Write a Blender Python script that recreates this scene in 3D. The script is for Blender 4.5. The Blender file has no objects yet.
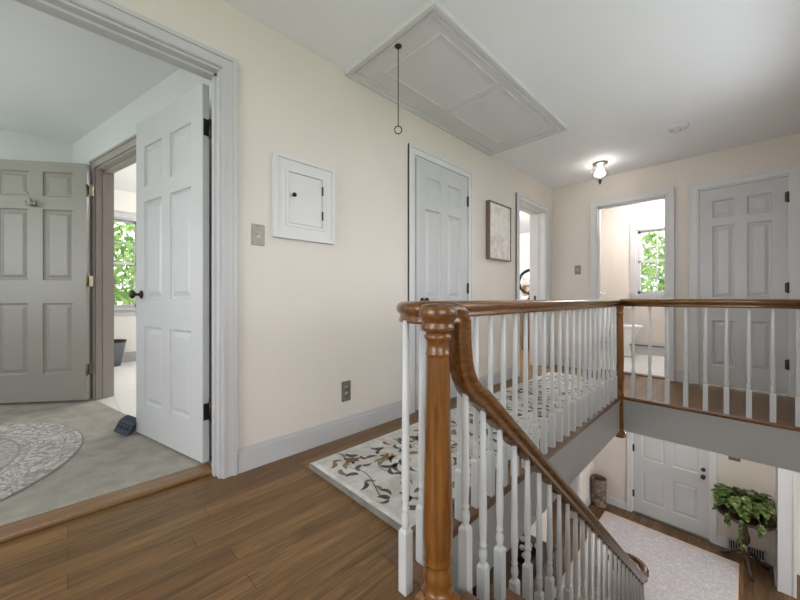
import bpy, bmesh, math, random
from mathutils import Vector, Matrix
R = math.radians
rnd = random.Random(7)
sc = bpy.context.scene
COL = sc.collection

# ------------------------------------------------------------------ materials
def _nt(name):
    m = bpy.data.materials.new(name); m.use_nodes = True
    nt = m.node_tree; b = nt.nodes['Principled BSDF']
    return m, nt, b
def _n(nt, t, **kw):
    n = nt.nodes.new(t)
    for k, v in kw.items():
        setattr(n, k, v)
    return n
def ramp(nt, stops, interp='LINEAR'):
    r = nt.nodes.new('ShaderNodeValToRGB'); r.color_ramp.interpolation = interp
    e = r.color_ramp.elements
    while len(e) > 1: e.remove(e[-1])
    e[0].position = stops[0][0]; e[0].color = (*stops[0][1], 1)
    for p, c in stops[1:]:
        x = e.new(p); x.color = (*c, 1)
    return r
def coords(nt, scale=(1, 1, 1), rot=(0, 0, 0), kind='Object'):
    tc = nt.nodes.new('ShaderNodeTexCoord'); mp = nt.nodes.new('ShaderNodeMapping')
    mp.inputs['Scale'].default_value = scale; mp.inputs['Rotation'].default_value = rot
    nt.links.new(tc.outputs[kind], mp.inputs['Vector'])
    return mp.outputs['Vector']
def bump(nt, b, height, strength=.2, dist=.01):
    bp = nt.nodes.new('ShaderNodeBump'); bp.inputs['Strength'].default_value = strength
    bp.inputs['Distance'].default_value = dist
    nt.links.new(height, bp.inputs['Height']); nt.links.new(bp.outputs['Normal'], b.inputs['Normal'])
def noise(nt, vec, scale, detail=4, rough=.55):
    n = nt.nodes.new('ShaderNodeTexNoise'); n.inputs['Scale'].default_value = scale
    n.inputs['Detail'].default_value = detail; n.inputs['Roughness'].default_value = rough
    nt.links.new(vec, n.inputs['Vector'])
    return n
def paint(name, c, rough=.55, var=.04, scale=3., bs=.05, metal=0., bscale=120):
    m, nt, b = _nt(name)
    v = coords(nt); n = noise(nt, v, scale)
    r = ramp(nt, [(.3, tuple(x * (1 - var) for x in c)), (.7, tuple(min(1, x * (1 + var)) for x in c))])
    nt.links.new(n.outputs['Fac'], r.inputs['Fac']); nt.links.new(r.outputs['Color'], b.inputs['Base Color'])
    b.inputs['Roughness'].default_value = rough; b.inputs['Metallic'].default_value = metal
    if bs:
        n2 = noise(nt, v, bscale, 2); bump(nt, b, n2.outputs['Fac'], bs, .002)
    return m
def wood(name, dark, light, axis='Z', rough=.3, scale=6., coat=.0, stretch=.07):
    m, nt, b = _nt(name)
    s = {'X': (stretch, 1, 1), 'Y': (1, stretch, 1), 'Z': (1, 1, stretch)}[axis]
    v = coords(nt, tuple(q * scale for q in s))
    n = noise(nt, v, 6, 6, .65); n.inputs['Distortion'].default_value = .6
    r = ramp(nt, [(.28, dark), (.5, tuple((a + c) / 2 for a, c in zip(dark, light))), (.72, light)])
    nt.links.new(n.outputs['Fac'], r.inputs['Fac']); nt.links.new(r.outputs['Color'], b.inputs['Base Color'])
    b.inputs['Roughness'].default_value = rough
    b.inputs['Coat Weight'].default_value = coat; b.inputs['Coat Roughness'].default_value = .15
    bump(nt, b, n.outputs['Fac'], .06, .002)
    return m
def plank_floor(name, c1, c2, c3, rough=.33, row=.083, length=1.15):
    m, nt, b = _nt(name)
    v = coords(nt, (1, 1, 1), (0, 0, R(90)))
    br = nt.nodes.new('ShaderNodeTexBrick'); br.offset = .37; br.offset_frequency = 2; br.squash_frequency = 3; br.squash = .8
    for k, q in (('Scale', 1.), ('Mortar Size', .0012), ('Mortar Smooth', .2), ('Bias', 0.), ('Brick Width', length), ('Row Height', row)):
        br.inputs[k].default_value = q
    br.inputs['Color1'].default_value = (0, 0, 0, 1); br.inputs['Color2'].default_value = (1, 1, 1, 1); br.inputs['Mortar'].default_value = (.5, .5, .5, 1)
    nt.links.new(v, br.inputs['Vector'])
    r = ramp(nt, [(0, c1), (.5, c2), (1, c3)]); nt.links.new(br.outputs['Color'], r.inputs['Fac'])
    v2 = coords(nt, (26, 1.6, 1))
    g = noise(nt, v2, 2.2, 6, .7); g.inputs['Distortion'].default_value = .8
    gr = ramp(nt, [(.32, (.45, .42, .38)), (.5, (1, 1, 1)), (.70, (1.6, 1.58, 1.55))]); nt.links.new(g.outputs['Fac'], gr.inputs['Fac'])
    mx = nt.nodes.new('ShaderNodeMix'); mx.data_type = 'RGBA'; mx.blend_type = 'MULTIPLY'; mx.inputs['Factor'].default_value = 1.
    nt.links.new(r.outputs['Color'], mx.inputs[6]); nt.links.new(gr.outputs['Color'], mx.inputs[7])
    v3 = coords(nt, (1, 1, 1)); w = noise(nt, v3, 1.3, 3)
    wr = ramp(nt, [(.33, (.98, .82, .68)), (.5, (1., .98, .95)), (.67, (1.1, 1.16, 1.2))]); nt.links.new(w.outputs['Fac'], wr.inputs['Fac'])
    m2 = nt.nodes.new('ShaderNodeMix'); m2.data_type = 'RGBA'; m2.blend_type = 'MULTIPLY'; m2.inputs['Factor'].default_value = .8
    nt.links.new(mx.outputs[2], m2.inputs[6]); nt.links.new(wr.outputs['Color'], m2.inputs[7])
    # dark joint lines
    m3 = nt.nodes.new('ShaderNodeMix'); m3.data_type = 'RGBA'
    nt.links.new(br.outputs['Fac'], m3.inputs['Factor']); nt.links.new(m2.outputs[2], m3.inputs[6]); m3.inputs[7].default_value = (.05, .028, .013, 1)
    nt.links.new(m3.outputs[2], b.inputs['Base Color'])
    rr = nt.nodes.new('ShaderNodeMapRange'); rr.inputs['To Min'].default_value = rough - .07; rr.inputs['To Max'].default_value = rough + .12
    nt.links.new(g.outputs['Fac'], rr.inputs['Value']); nt.links.new(rr.outputs['Result'], b.inputs['Roughness'])
    bump(nt, b, g.outputs['Fac'], .08, .002)
    return m
def carpet(name, c1, c2, scale=7, fine=260):
    m, nt, b = _nt(name)
    v = coords(nt); n = noise(nt, v, scale, 5, .6); f = noise(nt, v, fine, 2)
    a = nt.nodes.new('ShaderNodeMath'); a.operation = 'ADD'
    s = nt.nodes.new('ShaderNodeMath'); s.operation = 'MULTIPLY_ADD'; s.inputs[1].default_value = .5; s.inputs[2].default_value = -.25
    nt.links.new(f.outputs['Fac'], s.inputs[0]); nt.links.new(n.outputs['Fac'], a.inputs[0]); nt.links.new(s.outputs[0], a.inputs[1])
    r = ramp(nt, [(.32, c1), (.68, c2)]); nt.links.new(a.outputs[0], r.inputs['Fac'])
    nt.links.new(r.outputs['Color'], b.inputs['Base Color']); b.inputs['Roughness'].default_value = .95
    b.inputs['Specular IOR Level'].default_value = .1
    bump(nt, b, f.outputs['Fac'], .5, .006)
    return m
def round_rug_mat(name, rad):
    m, nt, b = _nt(name)
    tc = nt.nodes.new('ShaderNodeTexCoord'); L = nt.nodes.new('ShaderNodeVectorMath'); L.operation = 'LENGTH'
    nt.links.new(tc.outputs['Object'], L.inputs[0])
    n = noise(nt, tc.outputs['Object'], 9, 4, .6); n.inputs['Distortion'].default_value = 1.0
    vz = nt.nodes.new('ShaderNodeTexVoronoi'); vz.inputs['Scale'].default_value = 13; vz.feature = 'SMOOTH_F1'
    nt.links.new(tc.outputs['Object'], vz.inputs['Vector'])
    d = nt.nodes.new('ShaderNodeMath'); d.operation = 'DIVIDE'; d.inputs[1].default_value = rad
    nt.links.new(L.outputs['Value'], d.inputs[0])
    D, W = (.20, .19, .19), (.60, .57, .53)
    rings = ramp(nt, [(0, (.35,)*3), (.69, (.35,)*3), (.70, (.9,)*3), (.712, (.1,)*3), (.735, (.1,)*3), (.742, (.8,)*3), (.75, (.05,)*3), (.90, (.05,)*3), (.906, (.75,)*3), (.914, (.05,)*3), (.955, (.1,)*3), (.962, (.8,)*3), (.97, (0,)*3), (.99, (.05,)*3), (1., (.9,)*3)])
    nt.links.new(d.outputs[0], rings.inputs['Fac'])
    pat = ramp(nt, [(.40, (.75,)*3), (.43, (.05,)*3), (.475, (.0,)*3), (.49, (.95,)*3), (.545, (.95,)*3), (.56, (.05,)*3), (.60, (.1,)*3), (.62, (.9,)*3)]); nt.links.new(n.outputs['Fac'], pat.inputs['Fac'])
    mx = nt.nodes.new('ShaderNodeMath'); mx.operation = 'MAXIMUM'
    sc1 = nt.nodes.new('ShaderNodeMath'); sc1.operation = 'MULTIPLY'; sc1.inputs[1].default_value = .8
    nt.links.new(pat.outputs['Color'], sc1.inputs[0])
    nt.links.new(rings.outputs['Color'], mx.inputs[0]); nt.links.new(sc1.outputs[0], mx.inputs[1])
    fin = ramp(nt, [(0, W), (1, D)]); nt.links.new(mx.outputs[0], fin.inputs['Fac'])
    nt.links.new(fin.outputs['Color'], b.inputs['Base Color']); b.inputs['Roughness'].default_value = .95
    b.inputs['Specular IOR Level'].default_value = .1
    f = noise(nt, tc.outputs['Object'], 300, 2); bump(nt, b, f.outputs['Fac'], .4, .004)
    return m
def mottled(name, stops, scale=18, dist=1.2, detail=8):
    m, nt, b = _nt(name)
    v = coords(nt); n = noise(nt, v, scale, detail, .72); n.inputs['Distortion'].default_value = dist
    r = ramp(nt, stops); nt.links.new(n.outputs['Fac'], r.inputs['Fac']); nt.links.new(r.outputs['Color'], b.inputs['Base Color'])
    b.inputs['Roughness'].default_value = .9; b.inputs['Specular IOR Level'].default_value = .15
    bump(nt, b, n.outputs['Fac'], .1, .003)
    return m
def tile(name, c, grout, size=.3):
    m, nt, b = _nt(name)
    v = coords(nt); br = nt.nodes.new('ShaderNodeTexBrick'); br.offset = 0
    for k, q in (('Scale', 1.), ('Mortar Size', .004), ('Brick Width', size), ('Row Height', size)): br.inputs[k].default_value = q
    br.inputs['Color1'].default_value = (*c, 1); br.inputs['Color2'].default_value = (*[x * .95 for x in c], 1); br.inputs['Mortar'].default_value = (*grout, 1)
    nt.links.new(v, br.inputs['Vector']); nt.links.new(br.outputs['Color'], b.inputs['Base Color']); b.inputs['Roughness'].default_value = .3
    return m
def emit(name, c, s):
    m, nt, b = _nt(name); b.inputs['Base Color'].default_value = (*c, 1)
    b.inputs['Emission Color'].default_value = (*c, 1); b.inputs['Emission Strength'].default_value = s
    return m
def pane_glass(name, gloss=.06, tint=(1, 1, 1)):
    m = bpy.data.materials.new(name); m.use_nodes = True; nt = m.node_tree
    nt.nodes.remove(nt.nodes['Principled BSDF']); o = nt.nodes['Material Output']
    t = nt.nodes.new('ShaderNodeBsdfTransparent'); g = nt.nodes.new('ShaderNodeBsdfGlossy'); x = nt.nodes.new('ShaderNodeMixShader')
    t.inputs['Color'].default_value = (*tint, 1); g.inputs['Roughness'].default_value = .03; x.inputs['Fac'].default_value = gloss
    nt.links.new(t.outputs[0], x.inputs[1]); nt.links.new(g.outputs[0], x.inputs[2]); nt.links.new(x.outputs[0], o.inputs['Surface'])
    return m

M = {}
M['beige'] = paint('beige_wall_paint', (.73, .675, .62), .6, .02, 2)
M['cream'] = paint('pale_cream_wall_paint', (.84, .82, .78), .6, .02, 2)
M['white_wall'] = paint('white_wall_paint', (.80, .81, .82), .6, .02, 2)
M['ceil'] = paint('ceiling_paint', (.88, .90, .935), .7, .015, 1.5)
M['trim'] = paint('shaded_white_trim_paint', (.565, .56, .575), .35, .02, 4, .03)  # same white trim paint, darkened to carry the shade on the near casing
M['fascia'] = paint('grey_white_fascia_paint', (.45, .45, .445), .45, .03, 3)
M['white_trim'] = paint('lit_white_trim_paint', (.70, .70, .71), .4, .02, 4, .03)  # lighter copy of the same trim paint for the better lit casings
M['door'] = paint('white_door_paint', (.575, .58, .59), .32, .02, 4, .03)
M['bal'] = paint('white_baluster_paint', (.66, .67, .68), .35, .02, 6, .03)
M['taupe'] = paint('taupe_door_paint', (.31, .295, .262), .4, .03, 3)
M['taupetrim'] = paint('taupe_trim_paint', (.40, .36, .33), .4, .03, 3)
M['rail_y'] = wood('varnished_oak_rail', (.066, .022, .004), (.235, .092, .018), 'Y', .26, 9, .4)
M['rail_z'] = wood('varnished_oak_post', (.10, .034, .005), (.28, .110, .019), 'Z', .24, 9, .4)
M['rail_x'] = wood('varnished_oak_cross_rail', (.07, .025, .004), (.22, .088, .017), 'X', .26, 9, .4)
M['nose'] = wood('dark_oak_nosing', (.08, .035, .016), (.19, .09, .04), 'Y', .3, 8, .3)
M['nose_x'] = wood('oak_nosing', (.12, .05, .018), (.24, .11, .04), 'X', .3, 8, .3)
M['thresh'] = wood('pale_oak_threshold', (.15, .08, .034), (.30, .17, .078), 'Y', .35, 7, .2)
M['oak'] = plank_floor('oak_plank_floor', (.138, .070, .023), (.172, .090, .030), (.210, .115, .042), .35)
M['oak_low'] = plank_floor('oak_plank_floor_below', (.10, .058, .03), (.15, .085, .042), (.21, .12, .06), .4)
M['carpet'] = carpet('grey_beige_carpet', (.33, .305, .265), (.44, .41, .36), 11, 300)
M['rrug'] = round_rug_mat('faded_medallion_rug', .9)
M['frug'] = mottled('pale_rose_distressed_rug', [(.34, (.40, .37, .41)), (.43, (.74, .69, .69)), (.50, (.46, .44, .49)), (.56, (.84, .80, .79)), (.64, (.54, .53, .60)), (.72, (.82, .79, .80))], 26, .9, 6)
M['frugb'] = mottled('blush_rug_border', [(.3, (.60, .48, .42)), (.7, (.78, .67, .60))], 14)
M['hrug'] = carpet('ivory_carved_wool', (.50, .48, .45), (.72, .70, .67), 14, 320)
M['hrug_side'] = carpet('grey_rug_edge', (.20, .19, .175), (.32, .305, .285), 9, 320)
M['leaf_dark'] = carpet('charcoal_wool_leaf', (.085, .08, .072), (.16, .15, .13), 20, 320)
M['leaf_brown'] = carpet('brown_wool_leaf', (.20, .10, .06), (.34, .20, .13), 20, 320)
M['leaf_olive'] = carpet('olive_wool_leaf', (.20, .18, .12), (.30, .28, .20), 20, 320)
M['leaf_tan'] = carpet('tan_wool_leaf', (.55, .46, .37), (.68, .58, .48), 20, 320)
M['tile'] = tile('white_floor_tile', (.80, .79, .77), (.62, .61, .60))
M['black_metal'] = paint('black_iron', (.02, .019, .018), .35, .1, 10, 0, .6)
M['bronze'] = paint('aged_bronze', (.06, .05, .042), .35, .15, 10, 0, .8)
M['brass'] = paint('aged_brass', (.20, .165, .11), .35, .1, 10, 0, .9)
M['nickel'] = paint('brushed_nickel', (.42, .40, .38), .3, .08, 10, 0, .95)
M['chrome'] = paint('polished_chrome', (.75, .75, .76), .12, .02, 10, 0, 1.)
M['plate'] = paint('antique_metal_plate', (.27, .24, .20), .4, .15, 30, 0, .5)
M['plate_i'] = paint('ivory_switch_plastic', (.55, .50, .42), .4, .04, 10, 0)
M['plate_b'] = paint('brown_outlet_plastic', (.16, .13, .115), .4, .08, 10, 0)
M['porcelain'] = paint('white_porcelain', (.86, .86, .85), .12, .01, 5, 0)
M['slate'] = paint('slate_blue_fabric', (.075, .095, .12), .85, .15, 40, .4)
M['slate_mark'] = paint('dark_navy_print', (.025, .03, .042), .85, .1, 40, 0)
M['binmesh'] = paint('dark_grey_bin', (.11, .12, .14), .5, .2, 60, .3)
M['art'] = mottled('soft_abstract_canvas', [(.25, (.55, .44, .36)), (.38, (.74, .65, .57)), (.48, (.82, .80, .78)), (.58, (.66, .57, .52)), (.68, (.78, .77, .78)), (.8, (.58, .60, .66))], 2.6, 1.2, 4)
M['artframe'] = wood('bronze_wood_frame', (.12, .085, .055), (.25, .18, .12), 'Z', .4, 8)
M['darkwood'] = wood('dark_walnut', (.022, .011, .007), (.07, .032, .018), 'Z', .3, 7, .3)
M['brownwood'] = wood('mid_brown_cabinet_wood', (.13, .085, .06), (.24, .165, .12), 'Y', .45, 7)
M['tan'] = paint('tan_wall_paint', (.62, .52, .40), .6, .03, 2)
M['basket'] = mottled('carved_brown_basket', [(.3, (.05, .035, .026)), (.48, (.16, .115, .085)), (.6, (.36, .29, .24)), (.75, (.10, .07, .055))], 16, 1.5, 5)
M['soil'] = mottled('potting_soil', [(.3, (.02, .014, .01)), (.7, (.06, .04, .03))], 60)
M['pot'] = paint('dark_brown_pot', (.06, .036, .025), .4, .2, 9)
M['leaf'] = mottled('pothos_leaf', [(.34, (.022, .045, .014)), (.45, (.06, .105, .026)), (.53, (.17, .23, .06)), (.58, (.06, .10, .024)), (.66, (.46, .48, .24))], 15, .4, 3)
M['leaf'].node_tree.nodes['Principled BSDF'].inputs['Roughness'].default_value = .4
M['stem'] = paint('green_stem', (.08, .13, .04), .5)
M['glass'] = pane_glass('window_pane_glass')
M['shade'] = pane_glass('clear_ribbed_glass_shade', .22, (.96, .96, .96))
M['bulb'] = emit('lit_bulb', (1, .95, .88), 28)
M['mirror'] = paint('mirror_silver', (.9, .9, .9), .02, 0, 5, 0, 1.)
M['pompom'] = paint('white_cotton', (.82, .81, .78), .9, .04, 30, .3)
M['bark'] = mottled('tree_bark', [(.3, (.05, .038, .028)), (.7, (.16, .12, .09))], 12)
M['foliage'] = mottled('tree_leaf_green', [(.3, (.10, .20, .05)), (.5, (.28, .43, .13)), (.7, (.52, .64, .28))], 1.3, .3, 3)
M['foliage2'] = mottled('tree_leaf_deep_green', [(.3, (.07, .16, .05)), (.5, (.20, .34, .12)), (.7, (.40, .55, .25))], 1.6, .3, 3)
M['grass'] = mottled('lawn_grass', [(.3, (.05, .12, .02)), (.7, (.14, .26, .05))], 8)
M['paper'] = paint('white_paper', (.85, .85, .85), .8, .02)
M['near_black'] = paint('near_black_paint', (.035, .036, .038), .5, .05, 10, 0)

# ------------------------------------------------------------------ mesh helpers
class MB:
    def __init__(s): s.bm = bmesh.new(); s.mi = 0
    def _tag(s, faces):
        for f in faces: f.material_index = s.mi
        return s
    def box(s, x0, x1, y0, y1, z0, z1, bev=0.):
        t = bmesh.new() if bev else s.bm
        vs = [t.verts.new(p) for p in ((x0,y0,z0),(x1,y0,z0),(x1,y1,z0),(x0,y1,z0),(x0,y0,z1),(x1,y0,z1),(x1,y1,z1),(x0,y1,z1))]
        fs = [t.faces.new([vs[i] for i in q]) for q in ((3,2,1,0),(4,5,6,7),(0,1,5,4),(1,2,6,5),(2,3,7,6),(3,0,4,7))]
        if bev:
            bmesh.ops.bevel(t, geom=t.edges[:], offset=bev, segments=2, profile=.6, affect='EDGES')
            s.merge(t)
        else: s._tag(fs)
        return s
    def merge(s, t, mat=None):
        mp = {}
        for v in t.verts: mp[v] = s.bm.verts.new(mat @ v.co if mat else v.co)
        for f in t.faces:
            try:
                n = s.bm.faces.new([mp[v] for v in f.verts]); n.material_index = s.mi; n.smooth = f.smooth
            except ValueError: pass
        t.free(); return s
    def grid_faces(s, rings, closed=True, cap0=True, cap1=True, smooth=True):
        vs = [[s.bm.verts.new(p) for p in r] for r in rings]
        n = len(rings[0])
        for a, b in zip(vs[:-1], vs[1:]):
            for i in range(n if closed else n - 1):
                j = (i + 1) % n
                try:
                    f = s.bm.faces.new((a[i], a[j], b[j], b[i])); f.material_index = s.mi; f.smooth = smooth
                except ValueError: pass
        if cap0:
            f = s.bm.faces.new(list(reversed(vs[0]))); f.material_index = s.mi
        if cap1:
            f = s.bm.faces.new(vs[-1]); f.material_index = s.mi
        return s
    def lathe(s, prof, c=(0, 0, 0), seg=20, axis='Z', smooth=True):
        c = Vector(c); rings = []
        for r, h in prof:
            ring = []
            for i in range(seg):
                a = 2 * math.pi * i / seg; u, v = r * math.cos(a), r * math.sin(a)
                ring.append(c + Vector({'Z': (u, v, h), 'X': (h, u, v), 'Y': (v, h, u)}[axis]))
            rings.append(ring)
        return s.grid_faces(rings, True, True, True, smooth)
    def sweep(s, prof, path, sides=None, smooth=False, cap=True, scales=None):
        path = [Vector(p) for p in path]; rings = []; last = Vector((1, 0, 0))
        for i, p in enumerate(path):
            a = path[max(0, i - 1)]; b = path[min(len(path) - 1, i + 1)]
            T = (b - a).normalized()
            if sides is not None: S = Vector(sides[i] if isinstance(sides, list) else sides)
            else:
                S = T.cross(Vector((0, 0, 1)))
                S = S.normalized() if S.length > .05 else last
            S = (S - T * S.dot(T)).normalized(); last = S; U = S.cross(T); k = scales[i] if scales else 1
            rings.append([p + S * (q[0] * k) + U * (q[1] * k) for q in prof])
        return s.grid_faces(rings, True, cap, cap, smooth)
    def tube(s, path, r, seg=8, scales=None):
        pr = [(r * math.cos(2 * math.pi * i / seg), r * math.sin(2 * math.pi * i / seg)) for i in range(seg)]
        return s.sweep(pr, path, None, True, True, scales)
    def poly(s, pts):
        f = s.bm.faces.new([s.bm.verts.new(p) for p in pts]); f.material_index = s.mi; return s
    def extrude_poly(s, pts, z0, z1):
        n = len(pts)
        a = [s.bm.verts.new((*p, z0)) for p in pts]; b = [s.bm.verts.new((*p, z1)) for p in pts]
        fs = [s.bm.faces.new(list(reversed(a))), s.bm.faces.new(b)] + [s.bm.faces.new((a[i], a[(i+1) % n], b[(i+1) % n], b[i])) for i in range(n)]
        return s._tag(fs)
    def sphere(s, c, r, u=12, v=8, sc=(1, 1, 1)):
        t = bmesh.new(); bmesh.ops.create_uvsphere(t, u_segments=u, v_segments=v, radius=r)
        for f in t.faces: f.smooth = True
        return s.merge(t, Matrix.Translation(c) @ Matrix.Diagonal((*sc, 1)))
    def build(s, name, mats, parent=None, origin=None):
        """mesh coordinates are world when parent has no rotation; origin is subtracted"""
        o0 = Vector(origin) if origin is not None else (Vector(parent['_o']) if parent is not None and '_o' in parent else Vector((0, 0, 0)))
        for v in s.bm.verts: v.co -= o0
        bmesh.ops.recalc_face_normals(s.bm, faces=s.bm.faces[:])
        me = bpy.data.meshes.new(name); s.bm.to_mesh(me); s.bm.free()
        for m in (mats if isinstance(mats, (list, tuple)) else [mats]): me.materials.append(m)
        o = bpy.data.objects.new(name, me); COL.objects.link(o)
        if parent is not None:
            o.parent = parent; o['_o'] = tuple(o0)
            if '_abs' in parent: o['_abs'] = 1
        else:
            o.location = o0; o['_o'] = tuple(o0)
        return o
def tag(o, label, cat, group=None, kind=None):
    o['label'] = label; o['category'] = cat
    if group: o['group'] = group
    if kind: o['kind'] = kind
    return o
def thing(name, loc, label, cat, group=None, rotz=0, local=False):
    o = bpy.data.objects.new(name, None); COL.objects.link(o); o.location = loc; o.rotation_euler = (0, 0, rotz)
    o.empty_display_size = .05
    o['_o'] = (0, 0, 0) if local else tuple(loc)
    return tag(o, label, cat, group)
def struct(name, mb, mat, origin=None):
    o = mb.build(name, mat, None, origin); o['kind'] = 'structure'; return o
def B(*a, **k): return MB().box(*a, **k)
def copy_tree(o, parent=None):
    c = o.copy(); COL.objects.link(c)
    if parent is not None: c.parent = parent
    for ch in list(o.children): copy_tree(ch, c)
    return c

# ------------------------------------------------------------------ dimensions
H = 2.44; LOW = -2.62; SLAB = -.32
W1 = -1.87; T1 = .12            # long hall wall face and thickness
W2 = 4.80                       # end wall of the upper hall
W3 = .36                        # stair wall
FY = 6.66                       # front facade inside face
NX = -.80                       # hall nosing edge
NY = 3.69                       # landing nosing edge

def wall_x(name, x0, x1, y0, y1, z0, z1, holes, mat):
    """wall lying along Y between x0,x1 with holes (ya,yb,za,zb)"""
    mb = MB(); cur = y0
    for a, b, c, d in sorted(holes):
        if a > cur: mb.box(x0, x1, cur, a, z0, z1)
        if c > z0: mb.box(x0, x1, a, b, z0, c)
        if d < z1: mb.box(x0, x1, a, b, d, z1)
        cur = b
    if cur < y1: mb.box(x0, x1, cur, y1, z0, z1)
    return struct(name, mb, mat)
def wall_y(name, y0, y1, x0, x1, z0, z1, holes, mat):
    mb = MB(); cur = x0
    for a, b, c, d in sorted(holes):
        if a > cur: mb.box(cur, a, y0, y1, z0, z1)
        if c > z0: mb.box(a, b, y0, y1, z0, c)
        if d < z1: mb.box(a, b, y0, y1, d, z1)
        cur = b
    if cur < x1: mb.box(cur, x1, y0, y1, z0, z1)
    return struct(name, mb, mat)

# ------------------------------------------------------------------ shell, upper storey
D1 = (-.75, .56, SLAB, 2.09); D2 = (1.995, 2.745, SLAB, 2.075); D4 = (3.80, 4.575, SLAB, 2.08)
wall_x('wall_left', W1 - T1, W1, -2.2, 6.78, SLAB, H, [D1, D2, D4], M['beige'])
D3 = (-1.315, -.61, 0, 2.08); D5 = (-.345, .300, 0, 2.075)
wall_y('wall_far', W2, W2 + .12, W1, 1.5, 0, H, [D3, D5], M['beige'])
wall_x('wall_right', W3, W3 + .12, .84, W2, 0, H, [(1.3, 3.5, .95, 2.15)], M['beige'])  # opening cut for the added stair fill light
wall_y('wall_right_return', .84, .96, W3 + .12, 2.3, 0, H, [], M['beige'])
wall_x('wall_right_window', 2.3, 2.42, -2.32, .96, LOW, H, [(-1.9, .3, .6, 2.15)], M['beige'])
wall_x('wall_right_below', W3, W3 + .12, -2.2, 4.02, LOW, 0, [], M['beige'])
wall_y('wall_near', -2.32, -2.2, W1 - T1, 2.3, LOW, H, [(-1.55, .15, .55, 2.1)], M['beige'])
floor = MB()
floor.box(W1 - T1, NX - .03, -2.2, W2 + .12, SLAB, 0)
floor.box(NX - .03, 2.3, -2.2, .84, SLAB, 0)
floor.box(-.615, W3 + .12, .84, .87, SLAB, 0)
floor.box(NX - .03, W3 + .12, NY + .03, W2 + .12, SLAB, 0)
struct('floor', floor, M['oak'])
struct('ceiling', B(W1 - T1, 2.42, -2.32, 6.9, H, H + .12), M['ceil'])
# nosing boards and fascia of the stairwell edge
struct('trim_1', B(NX - .12, NX, .80, NY + .1, -.028, .004, bev=.008), M['nose'])
struct('trim_2', B(NX - .02, W3, NY, NY + .12, -.028, .004, bev=.008), M['nose_x'])
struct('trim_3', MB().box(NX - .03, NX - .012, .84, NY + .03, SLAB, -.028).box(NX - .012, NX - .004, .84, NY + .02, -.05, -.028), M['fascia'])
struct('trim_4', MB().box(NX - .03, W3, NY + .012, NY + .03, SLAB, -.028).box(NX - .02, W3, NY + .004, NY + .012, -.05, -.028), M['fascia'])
struct('trim_5', B(-.612, W3, .84, .895, -.028, .004, bev=.008), M['nose_x'])
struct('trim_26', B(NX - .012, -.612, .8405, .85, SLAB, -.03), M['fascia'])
struct('trim_28', B(NX - .005, -.608, .80, .868, -.028, .004, bev=.008), M['nose_x'])
# baseboards
def base_x(name, x, d, segs, z=0, mat='trim', h=.125):
    mb = MB()
    for a, b in segs:
        mb.box(min(x, x + d * .016), max(x, x + d * .016), a, b, z, z + h * .82)
        mb.box(min(x, x + d * .010), max(x, x + d * .010), a, b, z + h * .82, z + h)
    return struct(name, mb, M[mat])
def base_y(name, y, d, segs, z=0, mat='trim', h=.125):
    mb = MB()
    for a, b in segs:
        mb.box(a, b, min(y, y + d * .016), max(y, y + d * .016), z, z + h * .82)
        mb.box(a, b, min(y, y + d * .010), max(y, y + d * .010), z + h * .82, z + h)
    return struct(name, mb, M[mat])
base_x('baseboard_left', W1, 1, [(.635, 1.925), (2.815, 3.73), (4.645, 4.80)])
base_y('baseboard_far', W2, -1, [(W1, -1.39), (-.535, -.41)])
# door casings
def casing_x(name, x, d, a0, a1, zt, depth, z0=0, w=.07, mat='trim', stop=True, both=True):
    """casing around an opening a0..a1 in a wall whose face is x (d = direction out of the wall); jamb runs depth into the wall"""
    mb = MB(); xi = x - d * depth
    for face, dd in ((x, d), (xi, -d)) if both else ((x, d),):
        for th, q0, q1 in ((.014, 0, w), (.022, w - .02, w), (.018, .004, .014)):
            X = sorted((face, face + dd * th))
            mb.box(X[0], X[1], a0 - q1, a0 - q0, z0, zt + q1); mb.box(X[0], X[1], a1 + q0, a1 + q1, z0, zt + q1)
            mb.box(X[0], X[1], a0 - q0, a1 + q0, zt + q0, zt + q1)
    X = sorted((x, xi)); t = .012
    mb.box(X[0], X[1], a0, a0 + t, z0, zt); mb.box(X[0], X[1], a1 - t, a1, z0, zt); mb.box(X[0], X[1], a0 + t, a1 - t, zt - t, zt)
    if stop:
        m = (x + xi) / 2; s = .012
        mb.box(m - .018, m + .018, a0 + t, a0 + t + s, z0, zt - t); mb.box(m - .018, m + .018, a1 - t - s, a1 - t, z0, zt - t)
        mb.box(m - .018, m + .018, a0 + t, a1 - t, zt - t - s, zt - t)
    return struct(name, mb, M[mat])
def casing_y(name, y, d, a0, a1, zt, depth, z0=0, w=.07, mat='trim', stop=True, both=True):
    o = casing_x(name, y, d, a0, a1, zt, depth, z0, w, mat, stop, both)
    for v in o.data.vertices: v.co = (v.co.y, v.co.x, v.co.z)
    o.data.flip_normals(); return o
casing_x('trim_6', W1, 1, D1[0], D1[1], D1[3], T1, stop=True)  # same paint as the other casings, in the shaded tone
casing_x('trim_7', W1, 1, D2[0], D2[1], D2[3], T1, stop=False, mat='white_trim')
casing_x('trim_8', W1, 1, D4[0], D4[1], D4[3], .2, mat='white_trim')
casing_y('trim_9', W2, -1, D3[0], D3[1], D3[3], .12, mat='white_trim')
casing_y('trim_10', W2, -1, D5[0], D5[1], D5[3], .12, stop=False, mat='white_trim')
struct('trim_11', B(W1 - T1 - .065, W1 - .082, D1[0], D1[1] - .012, 0, .022, bev=.006), M['thresh'])
struct('trim_12', B(D3[0] + .012, D3[1] - .012, W2 + .01, W2 + .1, 0, .014, bev=.004), M['nose_x'])

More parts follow.
